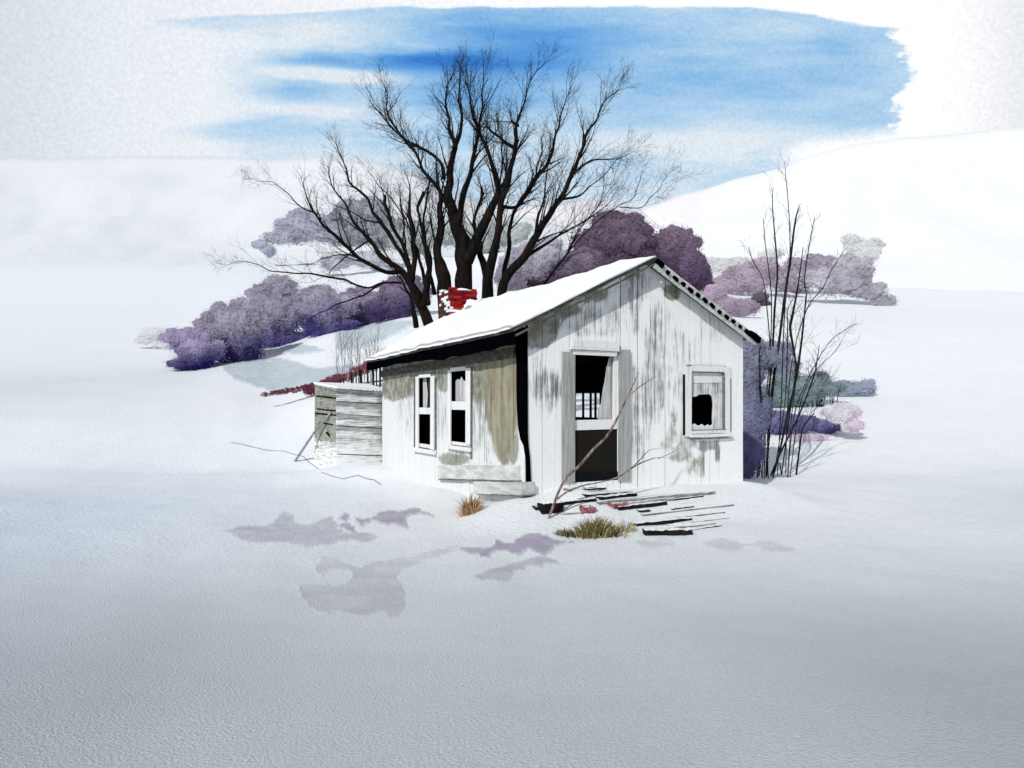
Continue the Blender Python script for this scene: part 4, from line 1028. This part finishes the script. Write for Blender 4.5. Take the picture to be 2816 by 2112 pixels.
# ------------------------------------------------------------------ brush and thickets
def thicket(nm, label, cat, d, lobes, top, bot, grp=None, cov=3.2, lpx=6.0, yr=None, spots=0.0, stem=False, thick=0.6, fl=0.85):
    """leafless brush: a cloud of fine twig-ends filling uneven lobes"""
    x0 = sum(l[0] for l in lobes) / len(lobes); yb = max(l[1] + l[3] for l in lobes); yt = min(l[1] - l[3] for l in lobes)
    gy = ghit(x0, yb - 5).y
    if 0.6 < gy / d < 1.5: d = gy
    ds = lambda c: tuple(lerp(q, 0.3 * c[0] + 0.5 * c[1] + 0.2 * c[2], 0.06 if grp == G1 else 0.18) for q in c)
    top, bot = ds(top), ds(bot)
    base = at(x0, yb, d); mb = MB(); sc = d / F
    rl = random.Random(int(x0 * 7 + yb)); full = list(lobes)
    if lpx > 4.5 and cov > 1.2 and max(l[3] for l in lobes) > 18:
        for (cx_, cy_, rx, ry) in lobes:
            for _ in range(5):
                a = rl.uniform(-0.3, 3.45); k = rl.uniform(.28, .52)
                full.append((cx_ + math.cos(a) * rx * 0.82, min(cy_ - math.sin(a) * ry * 0.82, yb - ry * k), rx * k * rl.uniform(.8, 1.3), ry * k))
    lobes = full
    for (cx_, cy_, rx, ry) in lobes:
        c = at(cx_, cy_, d) - base; N = int(cov * 1.5 * 3.14 * rx * ry / (lpx * lpx * 0.55))
        sd = random.uniform(0, 50)
        if cov > 1.3 and min(rx, ry) > 9:
            nn = 26 if rx > 25 else 14; vs = []; cs = []; fs = []
            for j in range(nn + 1):
                th = math.pi * j / nn
                for i in range(2 * nn):
                    ph = math.pi * i / nn; v = Vector((math.sin(th) * math.cos(ph), math.sin(th) * math.sin(ph), math.cos(th)))
                    e = 0.80 * (1 + 0.34 * fbm((v.x * 2.1 + sd, v.y * 2.1, v.z * 2.1), 4) + 0.10 * fbm((v.x * 7, v.z * 7, sd), 3)); vs.append((c.x + v.x * rx * sc * e, c.y + v.y * min(rx, ry) * sc * thick * e, c.z + v.z * ry * sc * e))
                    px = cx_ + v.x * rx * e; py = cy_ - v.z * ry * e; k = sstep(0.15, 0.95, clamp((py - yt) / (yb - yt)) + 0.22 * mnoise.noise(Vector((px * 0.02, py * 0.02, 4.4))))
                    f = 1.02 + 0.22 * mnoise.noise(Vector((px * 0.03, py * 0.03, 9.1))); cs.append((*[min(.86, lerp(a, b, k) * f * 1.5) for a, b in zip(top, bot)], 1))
            for j in range(nn):
                for i in range(2 * nn): fs.append((j * 2 * nn + i, (j + 1) * 2 * nn + i, (j + 1) * 2 * nn + (i + 1) % (2 * nn), j * 2 * nn + (i + 1) % (2 * nn)))
            mb.add(vs, fs, cs)
        for _ in range(N):
            v = rvec(); r = 0.66 + 0.42 * random.random() + (0.24 * random.random() if random.random() < 0.10 else 0)
            e = 1 + 0.34 * fbm((v.x * 2.1 + sd, v.y * 2.1, v.z * 2.1), 4) + 0.13 * mnoise.noise(Vector((v.x * 9, v.z * 9, sd)))
            p = Vector((c.x + v.x * rx * sc * r * e, c.y + v.y * min(rx, ry) * sc * thick * r * e, c.z + v.z * ry * sc * r * e))
            px = cx_ + v.x * rx * r * e; py = cy_ - v.z * ry * r * e
            if v.z > 0 and random.random() < 0.45 * v.z * r: continue
            if spots and mnoise.noise(Vector((px * 0.035 + sd, py * 0.035, 2))) > spots: continue
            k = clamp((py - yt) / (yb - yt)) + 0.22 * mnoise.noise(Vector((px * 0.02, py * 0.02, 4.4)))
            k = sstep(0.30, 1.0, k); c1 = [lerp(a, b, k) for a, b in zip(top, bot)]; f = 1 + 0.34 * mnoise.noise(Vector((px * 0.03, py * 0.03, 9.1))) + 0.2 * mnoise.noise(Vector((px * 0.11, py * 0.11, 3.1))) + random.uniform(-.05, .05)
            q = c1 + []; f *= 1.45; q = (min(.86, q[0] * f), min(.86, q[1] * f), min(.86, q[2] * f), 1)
            L_ = lpx * sc * random.uniform(0.6, 1.3); w = L_ * random.uniform(0.22, .5)
            nr = (Vector((v.x * 0.6, v.y * 0.5 - 0.55, v.z * 0.5 + 0.40)).normalized() + rvec() * 0.16).normalized()
            a = v * 0.5 + Vector((0, 0, 0.5)) + rvec() * 0.75; a = (a - nr * a.dot(nr)).normalized(); b = nr.cross(a)
            mb.add([p - a * L_ / 2, p - b * w / 2, p + a * L_ / 2, p + b * w / 2], [(0, 1, 2, 3)], [q] * 4)
    if stem:
        root = empty(nm, base, 0, label, cat, grp); mb.build('foliage', M['leaf'], root, attr=True)
        tw = MB()
        for l in lobes:
            for _ in range(4):
                b = at(l[0] + random.uniform(-.4, .4) * l[2], yb, d) - base; twig(tw, b, Vector((random.uniform(-.3, .3), 0, 1)), (yb - l[1] + l[3] * .6) * sc, 0.02 * d / 25, 1)
        tw.build('stem', M['twig'], root)
    else:
        ob = mb.build(nm, M['leaf'], attr=True); ob.location = base; tag(ob, label, cat, grp)
MAU = lin(164, 158, 172); VIO = lin(80, 74, 136); DVI = lin(46, 40, 108); PLM = lin(120, 96, 128); DPL = lin(70, 50, 84)
G1 = 'purple shrubs along the left slope'
thicket('purple_shrub', 'low purple shrub at the far left lower end of the violet row', 'shrub', 46, [(545, 968, 70, 50), (510, 1000, 40, 26), (500, 930, 60, 30)], lin(165, 155, 180), DVI, G1)
thicket('purple_shrub', 'violet shrub with deep blue foot, second from the left in the row', 'shrub', 46, [(650, 915, 85, 80), (640, 960, 90, 42), (610, 870, 50, 38), (570, 905, 40, 30)], MAU, DVI, G1, spots=.42)
thicket('purple_shrub', 'tallest mauve shrub in the middle of the violet row', 'shrub', 46, [(765, 860, 80, 85), (720, 815, 42, 36), (780, 935, 90, 28), (700, 880, 50, 50)], MAU, VIO, G1, spots=.42)
thicket('purple_shrub', 'mauve shrub just left of the low tree branch tips', 'shrub', 46, [(890, 850, 80, 62), (870, 815, 50, 28), (900, 900, 70, 26)], MAU, VIO, G1, spots=.45)
thicket('purple_shrub', 'violet shrub crossed by the lowest left tree branch', 'shrub', 45.5, [(1010, 845, 80, 50), (990, 815, 40, 30), (1000, 880, 55, 22)], lin(154, 146, 166), lin(88, 82, 126), G1)
thicket('purple_shrub', 'dark violet shrub right behind the left tree stems', 'shrub', 45, [(1110, 815, 62, 50), (1090, 850, 60, 30), (1130, 790, 36, 34), (1055, 845, 45, 35)], lin(140, 126, 150), lin(78, 66, 106), G1)
thicket('pale_shrub', 'very pale grey mauve shrub at the left end of the slope', 'shrub', 47, [(420, 918, 46, 20), (455, 945, 40, 20), (395, 935, 30, 14)], lin(222, 220, 230), lin(196, 194, 212), None, cov=1.6)
# plum wood behind the roof ridge
G2 = 'plum coloured trees behind the cabin ridge'
thicket('plum_tree', 'rounded plum tree with the highest crown, left of the roof peak', 'tree', 48, [(1705, 655, 85, 68), (1640, 690, 70, 55), (1740, 640, 60, 45), (1700, 730, 110, 50)], lin(120, 102, 122), lin(84, 64, 92), G2, cov=4)
thicket('plum_tree', 'plum tree directly right of the roof peak', 'tree', 47.5, [(1830, 690, 75, 60), (1880, 670, 42, 42), (1840, 740, 90, 50)], lin(134, 116, 136), lin(78, 60, 90), G2, cov=4)
thicket('plum_tree', 'small dark plum tree above the right rake boards', 'tree', 47, [(1915, 750, 38, 45), (1930, 790, 32, 32), (1900, 715, 30, 30)], lin(120, 98, 128), lin(62, 44, 80), G2, cov=3.4)
thicket('plum_tree', 'wide reddish plum tree low behind the left roof slope', 'tree', 48, [(1560, 740, 75, 46), (1490, 760, 60, 36), (1600, 720, 50, 40)], lin(134, 118, 140), lin(88, 62, 92), G2, cov=3.4)
thicket('grey_tree', 'misty grey violet tree between the right trunks and the plum trees', 'tree', 60, [(1450, 720, 70, 52), (1500, 690, 50, 40), (1400, 760, 50, 40)], lin(178, 174, 184), lin(142, 132, 148), None, cov=3)
# grey woods far left
G3 = 'faint grey woods on the left hillside'
thicket('grey_wood', 'pale grey wood with rounded top on the left hillside', 'wood', 112, [(850, 620, 80, 42), (800, 640, 60, 34), (910, 640, 60, 34), (760, 655, 40, 18)], lin(166, 168, 180), lin(172, 172, 182), G3, cov=3.0)
thicket('grey_wood', 'grey wood patch behind the left tree crown', 'wood', 110, [(1000, 610, 80, 60), (1060, 640, 60, 50), (960, 650, 50, 30)], lin(160, 163, 170), lin(150, 152, 158), G3, cov=3.0)
thicket('grey_wood', 'small slanting grey thicket below the rounded grey wood', 'wood', 112, [(715, 672, 26, 16), (740, 690, 20, 18)], lin(170, 176, 186), lin(162, 168, 180), G3, cov=3.2)
thicket('grey_wood', 'low grey thicket strip under the left tree branches', 'wood', 100, [(920, 725, 40, 22), (1000, 715, 60, 20), (1070, 740, 60, 22)], lin(180, 182, 190), lin(168, 168, 178), G3, cov=2.4)
thicket('grey_wood', 'grey green wood between the tree trunks', 'wood', 100, [(1140, 660, 60, 50), (1220, 640, 50, 40), (1320, 660, 70, 50), (1400, 640, 60, 40)], lin(180, 186, 186), lin(156, 160, 160), G3, cov=2.6)
# mauve woods on the right hillside
G4 = 'mauve woods on the right hillside'
thicket('mauve_wood', 'pinkish mauve wood behind the thin shrub tops', 'wood', 72, [(2060, 770, 70, 42), (2110, 740, 40, 34), (2150, 770, 50, 26), (2000, 790, 50, 30)], lin(176, 164, 176), lin(158, 146, 160), G4, cov=2.8)
thicket('mauve_wood', 'grey mauve wood ending in a point far right', 'wood', 74, [(2300, 770, 90, 44), (2350, 740, 50, 40), (2390, 800, 50, 26), (2430, 828, 42, 16)], lin(180, 176, 184), lin(168, 165, 174), G4, cov=2.6)
thicket('mauve_wood', 'darker mauve wood in the middle of the right band', 'wood', 73, [(2210, 755, 70, 40), (2250, 730, 50, 34), (2180, 790, 50, 22)], lin(168, 158, 172), lin(148, 138, 154), G4, cov=2.8)
thicket('mauve_wood', 'mauve wood low beside the right rake boards', 'wood', 71, [(1990, 840, 60, 30), (2040, 850, 45, 24), (1960, 815, 40, 26)], lin(176, 160, 178), lin(156, 138, 160), G4, cov=2.8)
thicket('mauve_wood', 'pale pinkish wood highest at the right end of the band', 'wood', 76, [(2380, 690, 50, 34), (2340, 660, 30, 18)], lin(222, 212, 222), lin(206, 198, 208), G4, cov=2.4)
thicket('mauve_wood', 'pale grey wood above the mauve band', 'wood', 78, [(1990, 730, 50, 24), (2040, 720, 30, 16), (2120, 700, 40, 16)], lin(214, 218, 220), lin(200, 204, 208), G4, cov=2.6)
thicket('dark_bush', 'small speckled dark grey bush left of the thin shrub', 'bush', 60, [(2092, 818, 26, 18), (2075, 826, 16, 12), (2105, 835, 18, 12)], lin(110, 104, 112), lin(84, 78, 88), None, cov=1.5, lpx=4)
# brush at the right corner
thicket('violet_bush', 'tall blue violet bush against the right cabin corner', 'bush', 19.2, [(2060, 1010, 48, 80), (2060, 1130, 46, 100), (2062, 1230, 44, 70), (2090, 985, 44, 40), (2085, 1150, 36, 60), (2050, 1285, 26, 36)], lin(132, 136, 156), lin(100, 98, 142), None, cov=3.6, lpx=7)
thicket('teal_bush', 'low grey teal bush behind the thin shrub stems', 'bush', 25.5, [(2190, 1075, 80, 42), (2250, 1062, 60, 36), (2150, 1095, 60, 30)], lin(134, 148, 156), lin(116, 142, 140), None, cov=3.2, lpx=6, stem=True)
thicket('teal_bush', 'slate blue bush at the right end of the low teal bush', 'bush', 26, [(2340, 1072, 60, 24), (2380, 1066, 30, 24)], lin(156, 164, 180), lin(146, 156, 174), None, cov=3, lpx=6)
thicket('violet_bush', 'small deep violet bush on the snow right of the shrub feet', 'bush', 21.8, [(2190, 1170, 70, 26), (2270, 1175, 50, 20), (2140, 1165, 40, 34)], lin(128, 124, 164), lin(98, 94, 146), None, cov=2.6, lpx=6, spots=.35)
thicket('pink_bush', 'pale pink bush right of the small violet bush', 'bush', 22.5, [(2310, 1135, 46, 34), (2350, 1170, 30, 22), (2220, 1205, 60, 12)], lin(206, 194, 204), lin(198, 184, 196), None, cov=1.6)
thicket('grey_bush', 'slate violet bush between cabin corner and teal bush', 'bush', 30, [(2120, 980, 60, 36), (2160, 1010, 40, 30), (2080, 960, 50, 24)], lin(150, 152, 172), lin(128, 130, 156), None, cov=2.8, lpx=6)
# red brush along the bank
lob = []
for k in range(34):
    f = k / 33; px = lerp(728, 1056, f); lob.append((px + random.uniform(-3, 3), interp([(728, 1083), (850, 1066), (950, 1036), (1000, 1014), (1060, 978)], px) + random.uniform(-2, 2), random.uniform(9, 15), lerp(5, 17, f) * random.uniform(.75, 1.15)))
thicket('red_brush', 'long low strip of wine red brush climbing the bank behind the shed', 'brush', 24.0, lob, lin(140, 78, 96), lin(108, 56, 74), None, cov=3.5, lpx=5)
thicket('red_brush', 'wine red brush patch touching the left shed corner', 'brush', 20.5, [(850, 1075, 20, 12), (872, 1080, 14, 14)], lin(146, 84, 102), lin(124, 66, 84), None, cov=2.5, lpx=5)

# ------------------------------------------------------------------ sky, sun, camera
w = bpy.data.worlds.new('World'); scn.world = w; w.use_nodes = True; t = w.node_tree; bg = t.nodes['Background']
SD = Vector((-0.40, -0.72, 0.56)).normalized(); el = math.asin(SD.z); az = math.atan2(SD.x, SD.y)
sky = t.nodes.new('ShaderNodeTexSky'); sky.sky_type = 'NISHITA'; sky.sun_disc = False; sky.sun_elevation = el; sky.sun_rotation = az
g = t.nodes.new('ShaderNodeTexCoord').outputs['Generated']; dx, dy, dz = sep(t, g)
yy = dy.max(0.12); U = dx / yy * 19.0 + 14.08; V = dz / yy * -19.0 + 11.0
cv = comb(t, U, V, 0.0)
n1 = noise(t, cv, 0.55, 5, 0.6, scl=(0.5, 1.5, 1)) - 0.5; n2 = noise(t, cv, 0.9, 5, 0.6, scl=(0.35, 2.2, 1)) - 0.5
n3 = noise(t, cv, 2.5, 4, 0.6) - 0.5
px = U + n1 * 1.6 + n3 * 0.3; py = V + n2 * 0.35 + n1 * 0.35
left = (px + ((V - 0.55) * (V - 0.55) * -9.0).m('EXPONENT') * 2.2 + ((V - 3.6) * (V - 3.6) * -14.0).m('EXPONENT') * 1.3).ss(5.6, 8.2)
right = (U + n1 * 3.0 + n3 * 0.9).ss(24.95, 24.65); top = (py + (U - 14) * 0.0).ss(0.10, 0.24)
topr = (py - (U - 20.5).max(0.0) * 0.14 - (11.0 - U).max(0.0) * 0.055).ss(0.12, 0.24)
br = ((U - 20.5).max(0.0) * 0.12 + (py - 4.1) + n1 * 0.5).ss(0.30, -0.20)
br = (br + (U - 21.9).ss(0.5, -0.9)).clamp()
mask = left * right * top * topr * br
def blob(cx_, cy_, rx, ry, k=0.0):
    a = (px - cx_) / rx; b = (py - cy_ - (px - cx_) * k) / ry
    return ((a * a + b * b) * -1.0).m('EXPONENT')
D = n2 * 0.46 + n1 * 0.46 + 0.22
D = D + blob(14.6, 1.05, 3.0, 0.75, 0.05) * 0.50 + blob(11.6, 1.70, 3.6, 0.27, 0.01) * 0.62 + blob(13.2, 2.5, 2.2, 0.8) * 0.36 + blob(19.5, 2.2, 4.0, 0.7) * 0.18 + blob(7.8, 2.55, 1.6, 0.22, 0.04) * 0.16 + blob(23.2, 1.5, 1.5, 0.9) * 0.12
D = D - blob(8.0, 1.0, 3.2, 0.6) * 0.22 - blob(9.0, 2.05, 1.6, 0.19, 0.08) * 0.70 - blob(8.6, 3.05, 2.8, 0.22, 0.05) * 0.25 - blob(19.5, 3.9, 4.0, 0.33) * 0.28 - (V - 3.4).max(0.0) * 0.06
cr = t.nodes.new('ShaderNodeValToRGB'); t.links.new(D.k, cr.inputs[0]); e_ = cr.color_ramp.elements
e_[0].position = 0.0; e_[0].color = (0.80, 0.87, 0.94, 1); e_[1].position = 1.0; e_[1].color = (0.035, 0.21, 0.66, 1)
for p_, c_ in ((0.22, (0.50, 0.71, 0.90)), (0.45, (0.27, 0.53, 0.85)), (0.70, (0.12, 0.37, 0.79))):
    q = cr.color_ramp.elements.new(p_); q.color = (*c_, 1)
sc_ = t.nodes.new('ShaderNodeVectorMath'); sc_.operation = 'SCALE'; sc_.inputs['Scale'].default_value = 0.10; t.links.new(sky.outputs[0], sc_.inputs[0])
blue = mix(t, 0.08, cr.outputs[0], sc_.outputs[0])
wh = mix(t, U.ss(1.0, 20.0), (0.80, 0.845, 0.905), (1.03, 1.03, 1.04))
wh = mix(t, (U.ss(4.0, -1.0) * 0.5 + U.ss(25.5, 29.0) * 0.5).clamp(), wh, (0.56, 0.61, 0.68))
c = mix(t, mask, wh, blue)
gr = noise(t, g, 250, 1, 0.6); gr2 = noise(t, g, 90, 2, 0.5)
c = mix(t, 1.0, c, gray(t, (gr - 0.5) * 0.28 + 1.0), 'MULTIPLY')
zen = dz.ss(0.52, 0.80); back = dy.ss(0.30, 0.0)
c = mix(t, (zen + back).clamp(), c, (0.34, 0.385, 0.45))
s10 = t.nodes.new('ShaderNodeVectorMath'); s10.operation = 'SCALE'; s10.inputs['Scale'].default_value = 10.0; t.links.new(c, s10.inputs[0])
t.links.new(s10.outputs[0], bg.inputs['Color']); bg.inputs['Strength'].default_value = 0.1

sl_ = bpy.data.lights.new('sun', 'SUN'); sl_.energy = 2.9; sl_.angle = R(0.6); sl_.color = (1.0, 0.975, 0.94)
so_ = bpy.data.objects.new('sun', sl_); COL.objects.link(so_); so_.rotation_euler = SD.to_track_quat('Z', 'Y').to_euler(); so_.location = (-20, -20, 30)
cam = bpy.data.cameras.new('camera'); co = bpy.data.objects.new('camera', cam); COL.objects.link(co)
co.location = (0, 0, CZ); co.rotation_euler = (R(90), 0, 0); cam.sensor_width = 36; cam.lens = 36 * F / 2816; cam.shift_y = 44 / 2816; cam.clip_end = 6000; cam.clip_start = 0.05
scn.camera = co
scn.view_settings.view_transform = 'Standard'; scn.view_settings.look = 'None'; scn.view_settings.exposure = 0; scn.view_settings.gamma = 1
